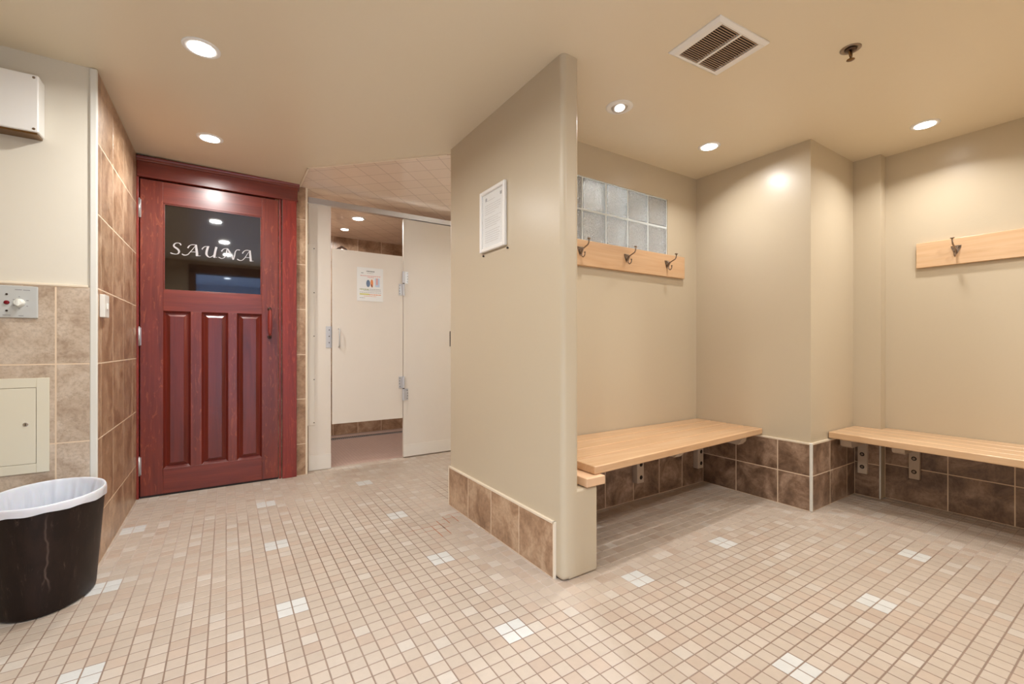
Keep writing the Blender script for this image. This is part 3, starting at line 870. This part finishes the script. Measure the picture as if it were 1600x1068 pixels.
ink('subheading', M['ink_grey'], line(nx(.38), nx(.62), nz(.155), 0.003, rn), nt, NY)
ink('warning_text', M['ink_pink'], line(nx(.12), nx(.90), nz(.235), 0.006, rn) + line(nx(.40), nx(.64), nz(.275), 0.006, rn), nt, NY)
# cartoon picture: a blue-grey and a brown figure, left as plain rounded shapes
def blob(cx, cz, rx, rz, seg=20):
    return [(cx + rx * math.cos(2 * math.pi * k / seg), NY - 0.0004, cz + rz * math.sin(2 * math.pi * k / seg)) for k in range(seg)]
m = MB(); m.extrude(blob(nx(.42), nz(.47), 0.016, 0.030), (0, 0.0004, 0)); m.build('blue_shape', M['ink_blue'], nt)
m = MB(); m.extrude(blob(nx(.56), nz(.46), 0.011, 0.033), (0, 0.0004, 0)); o = m.build('orange_shape', M['ink_orange'], nt)
ink('brown_shape', M['ink_brown'], [(nx(.53), nx(.56), nz(.55), nz(.49)), (nx(.56), nx(.59), nz(.58), nz(.53))], nt, NY - 0.0004)
ink('pale_picture', M['ink_sky'], [(nx(.68), nx(.86), nz(.56), nz(.30))], nt, NY)
ink('orange_patch', M['ink_pink'], [(nx(.72), nx(.79), nz(.50), nz(.30))], nt, NY - 0.0004)
ink('green_text', M['ink_green'], line(nx(.10), nx(.46), nz(.635), 0.008, rn), nt, NY)
ink('body_text', M['ink_grey'], line(nx(.48), nx(.90), nz(.635), 0.004, rn) + line(nx(.25), nx(.92), nz(.68), 0.0035, rn) + line(nx(.10), nx(.92), nz(.735), 0.003, rn) + line(nx(.10), nx(.30), nz(.90), 0.003, rn), nt, NY)
ink('highlight', M['ink_yellow'], [(nx(.10), nx(.46), nz(.815), nz(.775))], nt, NY)
ink('body_text', M['ink_orange'], line(nx(.46), nx(.92), nz(.790), 0.006, rn) + line(nx(.26), nx(.74), nz(.845), 0.003, rn), nt, NY)

# shower head and floor drain inside
shd = thing('wall_shower', (1.03, 5.04, 1.96), 'round bronze shower head on the far shower wall', 'shower head')
m = MB().lathe((1.03, 4.90, 1.965), (0, 0, 1), [(0.060, 0), (0.064, 0.006), (0.060, 0.018), (0.046, 0.034), (0.024, 0.046), (0.012, 0.058)], 28)
m.build('spray_head', M['dark_metal'], shd)
m = MB().tube([(1.03, 4.90, 1.985), (1.03, 4.95, 1.985), (1.03, 5.04, 1.970)], 0.009, 12)
m.lathe((1.03, 5.041, 1.970), (0, -1, 0), [(0.028, 0), (0.026, 0.005), (0.012, 0.012)], 20)
m.build('arm', M['chrome'], shd)
dr = thing('floor_drain', (1.27, 4.84, 0), 'long dark slotted floor drain along the far shower wall', 'drain')
m = MB().box(0.60, 1.72, 4.800, 4.806, -0.004, 0.001).box(0.60, 1.72, 4.882, 4.888, -0.004, 0.001)
for k in range(57): m.box(0.604 + k * 0.0197, 0.604 + k * 0.0197 + 0.009, 4.806, 4.882, -0.004, 0.0015)
m.build('grate', M['alu'], dr)
MB().box(0.601, 1.719, 4.801, 4.887, -0.0048, -0.0032).build('channel', M['hole'], dr)

# ================================================================== PARTITION NOTICE FRAME
fr = thing('picture_frame', (XP0 - 0.006, 1.93, 1.452), 'white framed notice on the tan partition wall', 'framed notice')
y0, y1, z0, z1 = 1.806, 2.055, 1.452, 1.770
def frame_bars(x0, x1, y0, y1, z0, z1, w):
    m = MB()
    # mitred rounded bars
    for (a, b, c, d) in ((y0, y0 + w, z0, z1), (y1 - w, y1, z0, z1), (y0 + w, y1 - w, z0, z0 + w), (y0 + w, y1 - w, z1 - w, z1)):
        m.box(x0, x1, a, b, c, d)
    return m
frame_bars(XP0 - 0.018, XP0 - 0.0005, y0, y1, z0, z1, 0.020).build('frame_moulding', M['white_metal'], fr, bevel=0.005, seg=3)
MB().box(XP0 - 0.007, XP0 - 0.003, y0 + 0.019, y1 - 0.019, z0 + 0.019, z1 - 0.019).build('paper', M['paper'], fr)
MB().box(XP0 - 0.010, XP0 - 0.009, y0 + 0.019, y1 - 0.019, z0 + 0.019, z1 - 0.019).build('cover_glass', M['glazing'], fr)
m = MB(); rn = random.Random(5)
for k in range(20):
    z = z1 - 0.056 - k * 0.0112
    if k in (1, 7, 13): continue
    y = y1 - 0.045; ye = y0 + 0.045 + rn.uniform(0, 0.03) + (0.04 if k in (0, 6, 12) else 0)
    while y > ye:
        w = rn.uniform(0.006, 0.02); m.box(XP0 - 0.0074, XP0 - 0.007, max(y - w, ye), y, z - 0.0036, z); y -= w + 0.003
m.build('printed_text', M['ink_light'], fr)
m = MB()
for y in (y1 - 0.058, y0 + 0.045): m.box(XP0 - 0.0074, XP0 - 0.007, y - 0.006, y + 0.010, z1 - 0.056, z1 - 0.040)
m.build('emblem', M['ink_grey'], fr)['kind'] = 'stuff'
for yy, zz, lab in ((2.035, 1.437, 'small dark wall screw under the left corner of the framed notice'), (1.797, 1.437, 'small dark wall screw under the right corner of the framed notice')):
    o = MB().lathe((XP0 + 0.002, yy, zz), (-1, 0, 0), [(0.0040, 0), (0.0040, 0.006), (0.0055, 0.007), (0.004, 0.010)], 10).build('wall_screw', M['screw_dark'])
    recentre(o); tag(o, lab, 'screw', 'screws under the framed notice')

# ================================================================== BENCHES
def bracket_y(par, x, front, plate_z0, top):
    """wall bracket of a bench fixed to the alcove wall: arm runs along y"""
    w = 0.031
    m = MB()
    # arm with a cut-back nose
    pts = [(x - w, ysk - 0.012, top), (x - w, front, top), (x - w, front + 0.010, top - 0.050), (x - w, front + 0.030, top - 0.071), (x - w, ysk - 0.012, top - 0.060)]
    m.extrude(pts, (2 * w, 0, 0))
    m.box(x - w, x + w, ysk - 0.050, ysk - 0.0105, plate_z0, top - 0.050)
    b = m.build('bracket', M['bracket'], par, bevel=0.004, seg=2)
    for z in (plate_z0 + 0.035, plate_z0 + 0.115):
        MB().lathe((x + 0.004, ysk - 0.050, z), (0, -1, 0), [(0.013, 0), (0.013, 0.0008), (0.009, 0.0012)], 16).build('bolt_hole', M['hole'], b)  # flat dark disc paints the shade of a hole in the plate
    return b
def bracket_x(par, y, front, wallx, plate_z0, top):
    w = 0.030
    m = MB()
    pts = [(wallx - 0.012, y - w, top), (front, y - w, top), (front + 0.010, y - w, top - 0.050), (front + 0.030, y - w, top - 0.060), (wallx - 0.012, y - w, top - 0.056)]
    m.extrude(pts, (0, 2 * w, 0))
    m.box(wallx - 0.036, wallx - 0.0105, y - w + 0.004, y + w - 0.004, plate_z0, top - 0.050)
    b = m.build('bracket', M['bracket'], par, bevel=0.004, seg=2)
    for z in (plate_z0 + 0.045, plate_z0 + 0.125):
        MB().lathe((wallx - 0.036, y, z), (-1, 0, 0), [(0.0125, 0), (0.0125, 0.0008), (0.009, 0.0012)], 16).build('bolt_hole', M['hole'], b)  # flat dark disc paints the shaded hole around the head
        MB().lathe((wallx - 0.0368, y, z), (-1, 0, 0), [(0.008, 0), (0.006, 0.0022)], 12).build('bolt_head', M['nickel'], b)
    return b
bench = thing('bench', (2.1, 1.68, 0.40), 'deep slatted maple bench filling the alcove behind the partition', 'bench', 'slatted wall benches')
BT, BB = 0.442, 0.405
XA, XB = 1.334, XW2 - 0.003
fl_, fr_, bk = 1.398, 1.478, YW1 - 0.004
for k in range(4):
    ya0 = fl_ + (bk - fl_) * k / 4 + (0.003 if k else 0); ya1 = fl_ + (bk - fl_) * (k + 1) / 4 - (0.003 if k < 3 else 0)
    yb0 = fr_ + (bk - fr_) * k / 4 + (0.0025 if k else 0); yb1 = fr_ + (bk - fr_) * (k + 1) / 4 - 0.0025
    m = MB().prism([(XA, ya0), (XB, yb0), (XB, yb1), (XA, ya1)], BB, BT)
    m.build('slat', M['maple_x'], bench, bevel=0.006, seg=3)
MB().box(1.268, 1.375, 1.376, 1.90, 0.367, 0.4045).build('cleat', M['maple_end'], bench, bevel=0.004, seg=3)
for x, fy in ((2.150, 1.555), (2.765, 1.540)):
    bracket_y(bench, x, fy, 0.115, 0.404)

bench2 = thing('bench', (3.32, 0.4, 0.40), 'narrow slatted maple bench along the right wall beyond the pier', 'bench', 'slatted wall benches')
y_a, y_b = YB - 0.004, YREAR + 0.25
x_f = 3.078
x_n = 3.020
edges = [x_f + (XR2 - 0.004 - x_f) * k / 4 for k in range(5)]
nedge = [x_n + (XR2 - 0.004 - x_n) * k / 4 for k in range(5)]
for k in range(4):
    a, b = edges[k] + (0.003 if k else 0), edges[k + 1] - (0.003 if k < 3 else 0)
    an, bn_ = nedge[k] + (0.003 if k else 0), nedge[k + 1] - (0.003 if k < 3 else 0)
    if k == 3:
        m = MB().prism([(an, y_b), (bn_, y_b), (b, YST - 0.003), (XR1 - 0.004, YST - 0.003), (XR1 - 0.004, y_a), (a, y_a)], BB - 0.002, BT)
    else:
        m = MB().prism([(an, y_b), (bn_, y_b), (b, y_a), (a, y_a)], BB - 0.002, BT)
    m.build('slat', M['maple_y'], bench2, bevel=0.006, seg=3)
bracket_x(bench2, 1.145, 3.165, XR1, 0.145, 0.402)
bracket_x(bench2, 0.912, 3.225, XR2, 0.155, 0.402)
bracket_x(bench2, -0.02, 3.225, XR2, 0.155, 0.402)

# ================================================================== COAT RACKS
def hook(par, pos, out, side, mat):
    """double coat hook: backplate, long upper prong with a cup, curled lower prong. out = away from wall, side = along board"""
    P = Vector(pos); O = Vector(out); S = Vector(side); Z = Vector((0, 0, 1))
    def q(o, z, s=0): return P + O * o + Z * z + S * s
    m = MB()
    # triangular backplate
    pts = [q(0, 0.022, -0.022), q(0, 0.022, 0.022), q(0, 0.010, 0.020), q(0, -0.020, 0.007), q(0, -0.030, 0.0), q(0, -0.020, -0.007), q(0, 0.010, -0.020)]
    m.extrude(pts, O * 0.003)
    m.tube([q(0.002, -0.018), q(0.012, -0.004), q(0.024, 0.006), q(0.045, 0.014), q(0.066, 0.022), q(0.074, 0.034), q(0.076, 0.052)], [0.0045, 0.0045, 0.0042, 0.004, 0.004, 0.0038, 0.004], 10)
    m.lathe(q(0.076, 0.050), Z, [(0.004, 0), (0.010, 0.004), (0.0105, 0.007), (0.008, 0.0085)], 16)
    m.tube([q(0.030, 0.008), q(0.020, -0.006), q(0.014, -0.020), q(0.016, -0.034), q(0.026, -0.042), q(0.036, -0.038), q(0.041, -0.028), q(0.041, -0.018)], [0.0038, 0.0038, 0.0036, 0.0036, 0.0036, 0.0036, 0.0036, 0.004], 10)
    m.lathe(q(0.041, -0.019), Z, [(0.0036, 0), (0.0065, 0.003), (0.005, 0.005)], 12)
    # two slender braces to the plate corners
    for s in (-1, 1):
        m.tube([q(0.003, 0.018, 0.018 * s), q(0.016, 0.010, 0.010 * s), q(0.026, 0.008, 0)], 0.0022, 8)
    return m.build('coat_hook', mat, par)
rack = thing('coat_rack', (2.0, YW1, 1.43), 'maple board with dark double hooks below the glass blocks', 'coat rack', 'wall coat racks')
MB().box(1.245, 2.690, YW1 - 0.026, YW1 - 0.0005, 1.432, 1.582).build('board', M['maple_x'], rack, bevel=0.003, seg=3)
for x in (1.335, 1.720, 2.105, 2.495):
    hook(rack, (x, YW1 - 0.026, 1.516), (0, -1, 0), (1, 0, 0), M['nickel'])
rack2 = thing('coat_rack', (XR2, 0.4, 1.43), 'maple board with a dark double hook on the right wall', 'coat rack', 'wall coat racks')
MB().box(XR2 - 0.026, XR2 - 0.0005, -0.30, 0.905, 1.432, 1.582).build('board', M['maple_y'], rack2, bevel=0.003, seg=3)
for y in (0.730, 0.335, -0.06):
    hook(rack2, (XR2 - 0.026, y, 1.516), (-1, 0, 0), (0, 1, 0), M['nickel'])

# ================================================================== LEFT WALL FIXTURES
yw = YL - 0.009
cp = thing('control_panel', (-0.75, yw, 1.07), 'silver control plate with red light and white timer knob on the tiled wall', 'control panel')
MB().box(-0.865, -0.651, yw - 0.008, yw - 0.0002, 1.076, 1.206).build('faceplate', M['plate'], cp, bevel=0.003, seg=2)
k = MB().lathe((-0.703, yw - 0.008, 1.137), (0, -1, 0), [(0.017, 0), (0.016, 0.004), (0.014, 0.010), (0.013, 0.020), (0.011, 0.022)], 24)
k.box(-0.7055, -0.7005, yw - 0.034, yw - 0.028, 1.124, 1.152)
k.build('knob', M['knob'], cp)
MB().lathe((-0.739, yw - 0.008, 1.137), (0, -1, 0), [(0.0085, 0), (0.0080, 0.003), (0.004, 0.006)], 20).build('indicator_light', M['red_lens'], cp)
MB().lathe((-0.779, yw - 0.008, 1.137), (0, -1, 0), [(0.012, 0), (0.012, 0.008), (0.009, 0.011)], 20).build('push_button', M['black_plastic'], cp)
for z in (1.170, 1.104):
    MB().lathe((-0.739, yw - 0.0085, z), (0, -1, 0), [(0.004, 0), (0.0035, 0.0012)], 10).build('screw', M['screw_dark'], cp)
m = MB(); rn = random.Random(9)
for (x, w, z, hgt) in ((-0.716, 0.020, 1.1885, .0028), (-0.693, 0.020, 1.1880, .0028), (-0.750, 0.022, 1.0850, .0022), (-0.706, 0.014, 1.0835, .0028),
                       (-0.722, 0.005, 1.148, .003), (-0.722, 0.005, 1.124, .003), (-0.684, 0.007, 1.146, .003), (-0.684, 0.005, 1.123, .003), (-0.706, 0.004, 1.160, .003), (-0.706, 0.004, 1.112, .003)):
    m.box(x, x + w, yw - 0.0084, yw - 0.0080, z, z + hgt)
m.build('printed_marks', M['ink_grey'], cp)['kind'] = 'stuff'

ap = thing('access_panel', (-0.8, yw, 0.44), 'cream metal access hatch with small lock in the tiled wall above the bin', 'access panel')
m = MB()
for (a, b, c, d) in ((-1.02, -0.957, 0.440, 0.830), (-0.656, -0.618, 0.440, 0.830), (-0.957, -0.656, 0.440, 0.478), (-0.957, -0.656, 0.791, 0.830)):
    m.box(a, b, yw - 0.006, yw - 0.0002, c, d)
m.build('frame', M['panel_cream'], ap, bevel=0.0015)
dd = MB().box(-0.9555, -0.6575, yw - 0.0055, yw - 0.001, 0.4795, 0.7895).build('hatch_door', M['panel_cream'], ap, bevel=0.001)
lk = MB().lathe((-0.687, yw - 0.0055, 0.641), (0, -1, 0), [(0.0088, 0), (0.0085, 0.0015), (0.007, 0.0025)], 20).build('lock', M['chrome'], dd)
MB().box(-0.6882, -0.6858, yw - 0.0084, yw - 0.0078, 0.636, 0.646).build('keyhole', M['hole'], lk)

hc = thing('wall_cabinet', (-0.80, YL, 1.82), 'white metal wall box high on the cream wall, cut by the frame edge', 'wall box')
m = MB().box(-1.00, -0.634, YL - 0.075, YL - 0.0005, 1.822, 2.052)
m.build('body', M['white_metal'], hc, bevel=0.006, seg=3)
MB().box(-0.995, -0.640, YL - 0.068, YL - 0.004, 1.814, 1.822).build('underside', M['brass'], hc)
for z in (2.040, 1.834):
    MB().lathe((-0.648, YL - 0.075, z), (0, -1, 0), [(0.005, 0), (0.004, 0.002)], 12).build('screw', M['nickel'], hc)

sw = thing('switch_plate', (XL + 0.009, 2.675, 1.09), 'slim white switch box on the tiled return beside the corner', 'switch')
MB().box(XL + 0.0092, XL + 0.028, 2.632, 2.716, 1.090, 1.192).build('box', M['trim_white'], sw, bevel=0.003, seg=3)
MB().box(XL + 0.028, XL + 0.033, 2.664, 2.684, 1.128, 1.154).build('rocker', M['knob'], sw, bevel=0.002)

# ================================================================== WASTE BIN
def oval(cx, cy, a, b, z, n=56, wob=0.0, ph=0.0):
    return [(cx + (a + wob * math.sin(5 * t_ + ph) * 0.3) * math.cos(t_), cy + (b + wob * math.cos(7 * t_ + ph) * 0.3) * math.sin(t_), z) for t_ in [2 * math.pi * k / n for k in range(n)]]
def rings(mb, rr, close_bottom=False, mat=0):
    n = len(rr[0]); v = [p for r in rr for p in r]
    f = [(j * n + k, j * n + (k + 1) % n, (j + 1) * n + (k + 1) % n, (j + 1) * n + k) for j in range(len(rr) - 1) for k in range(n)]
    mb.add(v, f, mat, smooth=True)
    if close_bottom: mb.add(rr[0], [tuple(reversed(range(n)))], mat)
m = MB()
bc, tc_ = (-0.578, 2.393), (-0.570, 2.362)
ba, bb_, ta, tb = 0.137, 0.186, 0.163, 0.206
def ringat(t, dz=0.0, inset=0.0, n=56):
    return oval(bc[0] + (tc_[0] - bc[0]) * t, bc[1] + (tc_[1] - bc[1]) * t, ba + (ta - ba) * t - inset, bb_ + (tb - bb_) * t - inset, 0.398 * t + dz, n)
rr = [oval(bc[0], bc[1], ba - 0.012, bb_ - 0.012, 0.001), oval(bc[0], bc[1], ba - 0.003, bb_ - 0.003, 0.004), ringat(0.03)] + [ringat(k / 8) for k in range(1, 9)]
rr += [ringat(1, 0.004, 0.001), ringat(1, 0.0, 0.004)] + [ringat(k / 8, 0, 0.004) for k in range(7, 0, -1)] + [ringat(0.03, 0.002, 0.004)]
rings(m, rr, True)
m.add(rr[-1], [tuple(range(56))], 0)
bn = m.build('trash_bin', M['bin']); recentre(bn)
tag(bn, 'black oval plastic waste bin standing by the tiled corner', 'bin')
# liner: hangs inside, folds over the rim
m = MB(); rnl = random.Random(11)
ph = [rnl.uniform(0, 6.28) for _ in range(6)]
def lin_ring(t, inset, dz, amp):
    base = ringat(t, dz, inset, 112); out = []
    for k, (x, y, z) in enumerate(base):
        a = 2 * math.pi * k / len(base)
        w = amp * (math.sin(9 * a + ph[0] + 2.2 * t) + 0.8 * math.sin(23 * a + ph[1] - 3 * t) + 0.5 * math.sin(5 * a + ph[2]) + 0.5 * math.sin(37 * a + ph[3] + 5 * t))
        cx, cy = bc[0] + (tc_[0] - bc[0]) * t, bc[1] + (tc_[1] - bc[1]) * t
        d = Vector((x - cx, y - cy, 0)).normalized()
        out.append((x - d.x * abs(w), y - d.y * abs(w), z + w * 0.4))
    return out
rl_ = [lin_ring(1, -0.0035, -0.022, 0.0006), lin_ring(1, -0.0040, -0.012, 0.0004), lin_ring(1, -0.0035, 0.006, 0.0003), lin_ring(1, 0.000, 0.012, 0.0004), lin_ring(1, 0.006, 0.008, 0.001),
       lin_ring(0.94, 0.009, 0, 0.003), lin_ring(0.85, 0.012, 0, 0.006), lin_ring(0.7, 0.014, 0, 0.008), lin_ring(0.5, 0.014, 0, 0.009), lin_ring(0.3, 0.016, 0, 0.008), lin_ring(0.12, 0.022, 0, 0.006)]
# the outer hem hangs unevenly
rl_[0] = [(x, y, z - 0.006 * math.sin(2 * math.pi * k / 112 * 2 + 1.0) - 0.002 * math.sin(2 * math.pi * k / 112 * 11)) for k, (x, y, z) in enumerate(rl_[0])]
rings(m, rl_)
m.add(rl_[-1], [tuple(range(112))], 0, smooth=True)
ln = m.build('bin_liner', M['liner']); recentre(ln)
sub = ln.modifiers.new('soften', 'SUBSURF'); sub.levels = 1; sub.render_levels = 2
tag(ln, 'translucent white bin liner folded over the rim of the black bin', 'bin liner')

# ================================================================== CEILING FIXTURES
def downlight(x, y, label, kind='flood', watts=None, lens='lens', col=None, z=None, r=0.066, aim=None):
    z = zc(x) if z is None else z
    t_ = thing('recessed_light', (x, y, z), label, 'ceiling light', 'recessed ceiling lights')
    if kind == 'flood':
        m = MB().lathe((x, y, z), (0, 0, -1), [(r, -0.001), (r, 0.002), (r - 0.004, 0.0045), (r * 0.74, 0.005), (r * 0.70, 0.003)], 48, cap=False)
        m.build('trim_ring', M['white_metal'], t_)
        MB().lathe((x, y, z), (0, 0, -1), [(r * 0.71, -0.0005), (r * 0.70, 0.0055), (r * 0.5, 0.0085), (r * 0.2, 0.0100)], 40).build('lens', M[lens], t_)
        lamp('light', (x, y, z - 0.014), watts or LAMP_W, col or LAMP_COL, 0.045, t_, 168 if aim is None else (145 if abs(aim[1]) < 0.5 else 95), aim)
    else:
        # eyeball spot tilted away
        m = MB().lathe((x, y, z), (0, 0, -1), [(r, -0.001), (r, 0.003), (r - 0.004, 0.006), (r * 0.62, 0.007), (r * 0.60, 0.003)], 48, cap=False)
        m.build('trim_ring', M['white_metal'], t_)
        d = Vector((-0.10, -0.22, -1)).normalized()
        MB().lathe((x, y, z + 0.004), d, [(r * 0.60, 0.0), (r * 0.60, 0.008), (r * 0.50, 0.014), (r * 0.47, 0.012)], 40).build('eyeball', M['alu'], t_)
        MB().lathe(Vector((x, y, z + 0.004)) + d * 0.0135, d, [(r * 0.38, 0), (r * 0.32, 0.0015)], 32).build('lens', M['lens_dim'], t_)
        lamp('light', Vector((x, y, z)) + d * 0.030, watts or LAMP_W, col or LAMP_COL, 0.03, t_, 110, d)
    return t_
downlight(-0.083, 2.172, 'lit recessed ceiling light, the larger left one nearer the bin')
downlight(-0.078, 3.085, 'lit recessed ceiling light just in front of the sauna door')
downlight(1.652, 1.556, 'dimmer tilted recessed light beside the vent, close to the partition', 'eye', LAMP_W * 0.35)
downlight(2.445, 1.580, 'lit recessed ceiling light above the alcove bench', watts=LAMP_W * 0.5, r=0.062, aim=(0.14, -0.22, -1), col=(1.0, 0.975, 0.95))
downlight(3.197, 0.787, 'lit recessed ceiling light above the right bench', watts=LAMP_W * 0.5, r=0.062, aim=(-0.1, 0.0, -1), col=(1.0, 0.975, 0.95))
downlight(1.030, 4.213, 'bright recessed light inside the shower, nearer the door', z=2.149, watts=LAMP_W * 0.8)
downlight(1.010, 4.670, 'recessed light inside the shower by the far wall', z=2.149, watts=LAMP_W * 0.4, r=0.05)
# two lamps of the same row outside the frame; seen mirrored in the sauna door glass
downlight(-0.016, 1.232, 'recessed light seen only as a reflection in the sauna glass, first of its row', watts=LAMP_W)
downlight(0.020, 0.430, 'recessed light seen only as a reflection in the sauna glass, second of its row', watts=LAMP_W)
downlight(1.650, 0.050, 'added unseen fill light overhead outside the frame, before the partition', watts=LAMP_W)  # fill lamp added out of view to brighten the room
downlight(2.600, -0.050, 'added unseen fill light overhead outside the frame, near the right wall', watts=LAMP_W)  # another added fill lamp, placed by symmetry and never in view
downlight(2.050, 2.340, 'added unseen light that brightens the glass blocks from behind', z=2.149, watts=LAMP_W * 4.0, col=(0.93, 0.97, 1.0), aim=(0.05, -0.75, -0.66))  # unseen lamp added and aimed to brighten the glass blocks
downlight(2.700, 3.000, 'second added unseen light, filling the area behind the glass blocks', z=2.149, watts=LAMP_W * 0.8)  # unseen lamp added to lift the shower entry and blocks
downlight(0.02, -1.95, 'cool white recessed light of the corridor behind the doorway', z=2.155, lens='lens_cool', col=COOL_COL, watts=LAMP_W * 14, aim=(0, 0, -1))

# exhaust vent
vz = zc(1.65)
vt = thing('exhaust_vent', (1.654, 1.030, vz), 'square white ceiling exhaust grille with dark slots', 'vent')
vt.rotation_euler = (0, 0, 0)
ca, sa = math.cos(math.radians(-4)), math.sin(math.radians(-4))
def vp(x, y, z): return (1.654 + x * ca - y * sa, 1.030 + x * sa + y * ca, vz + z)
def vbox(m, x0, x1, y0, y1, z0, z1, mat=0):
    v = [vp(x0, y0, z0), vp(x1, y0, z0), vp(x1, y1, z0), vp(x0, y1, z0), vp(x0, y0, z1), vp(x1, y0, z1), vp(x1, y1, z1), vp(x0, y1, z1)]
    m.add(v, [(0, 3, 2, 1), (4, 5, 6, 7), (0, 1, 5, 4), (1, 2, 6, 5), (2, 3, 7, 6), (3, 0, 4, 7)], mat)
m = MB(); HX, HY, ix, iy = 0.150, 0.118, 0.112, 0.098
v = [vp(sx * a, sy * b, z) for a, b, z in ((HX, HY, 0), (HX, HY, -0.006), (HX - 0.012, HY - 0.012, -0.014), (ix, iy, -0.012), (ix, iy, 0.0)) for sx, sy in ((-1, -1), (1, -1), (1, 1), (-1, 1))]
m.add(v, [(r_ * 4 + k, r_ * 4 + (k + 1) % 4, r_ * 4 + 4 + (k + 1) % 4, r_ * 4 + 4 + k) for r_ in range(4) for k in range(4)])
m.build('frame', M['white_metal'], vt)
m = MB(); vbox(m, -ix, ix, -iy, iy, -0.0015, -0.0005); m.build('backing', M['shadow_gap'], vt)  # black sheet paints the darkness inside the slots
m = MB(); nsl = 20
for k in range(nsl):
    yy = -iy + (k + 0.5) * 2 * iy / nsl
    vbox(m, -ix, ix, yy - 0.0013, yy + 0.0013, -0.0115, -0.0095)
m.build('slats', M['slat_tan'], vt)
m = MB(); vbox(m, -0.005, 0.005, -iy, iy, -0.0125, -0.002); m.build('centre_bar', M['white_metal'], vt)

# sprinkler
sz = zc(2.119)
sp = thing('fire_sprinkler', (2.119, 0.748, sz), 'small brass and steel pendant sprinkler on the ceiling', 'sprinkler')
MB().lathe((2.119, 0.748, sz), (0, 0, -1), [(0.036, -0.0005), (0.036, 0.002), (0.030, 0.005), (0.024, 0.004), (0.022, -0.0002)], 32).build('escutcheon', M['nickel'], sp)
MB().lathe((2.119, 0.748, sz - 0.002), (0, 0, -1), [(0.021, 0), (0.019, 0.006), (0.010, 0.008)], 24).build('body', M['dark_metal'], sp)
m = MB()
for s in (-1, 1):
    m.tube([(2.119 + s * 0.006, 0.748, sz - 0.006), (2.119 + s * 0.013, 0.748, sz - 0.016), (2.119 + s * 0.010, 0.748, sz - 0.028), (2.119, 0.748, sz - 0.036)], 0.0026, 8)
m.tube([(2.119, 0.748, sz - 0.008), (2.119, 0.748, sz - 0.044)], 0.0036, 10)
m.build('frame_arms', M['brass'], sp)
MB().lathe((2.119, 0.748, sz - 0.043), (0, 0, -1), [(0.013, 0), (0.0145, 0.0015), (0.004, 0.003)], 20).build('deflector', M['brass'], sp)
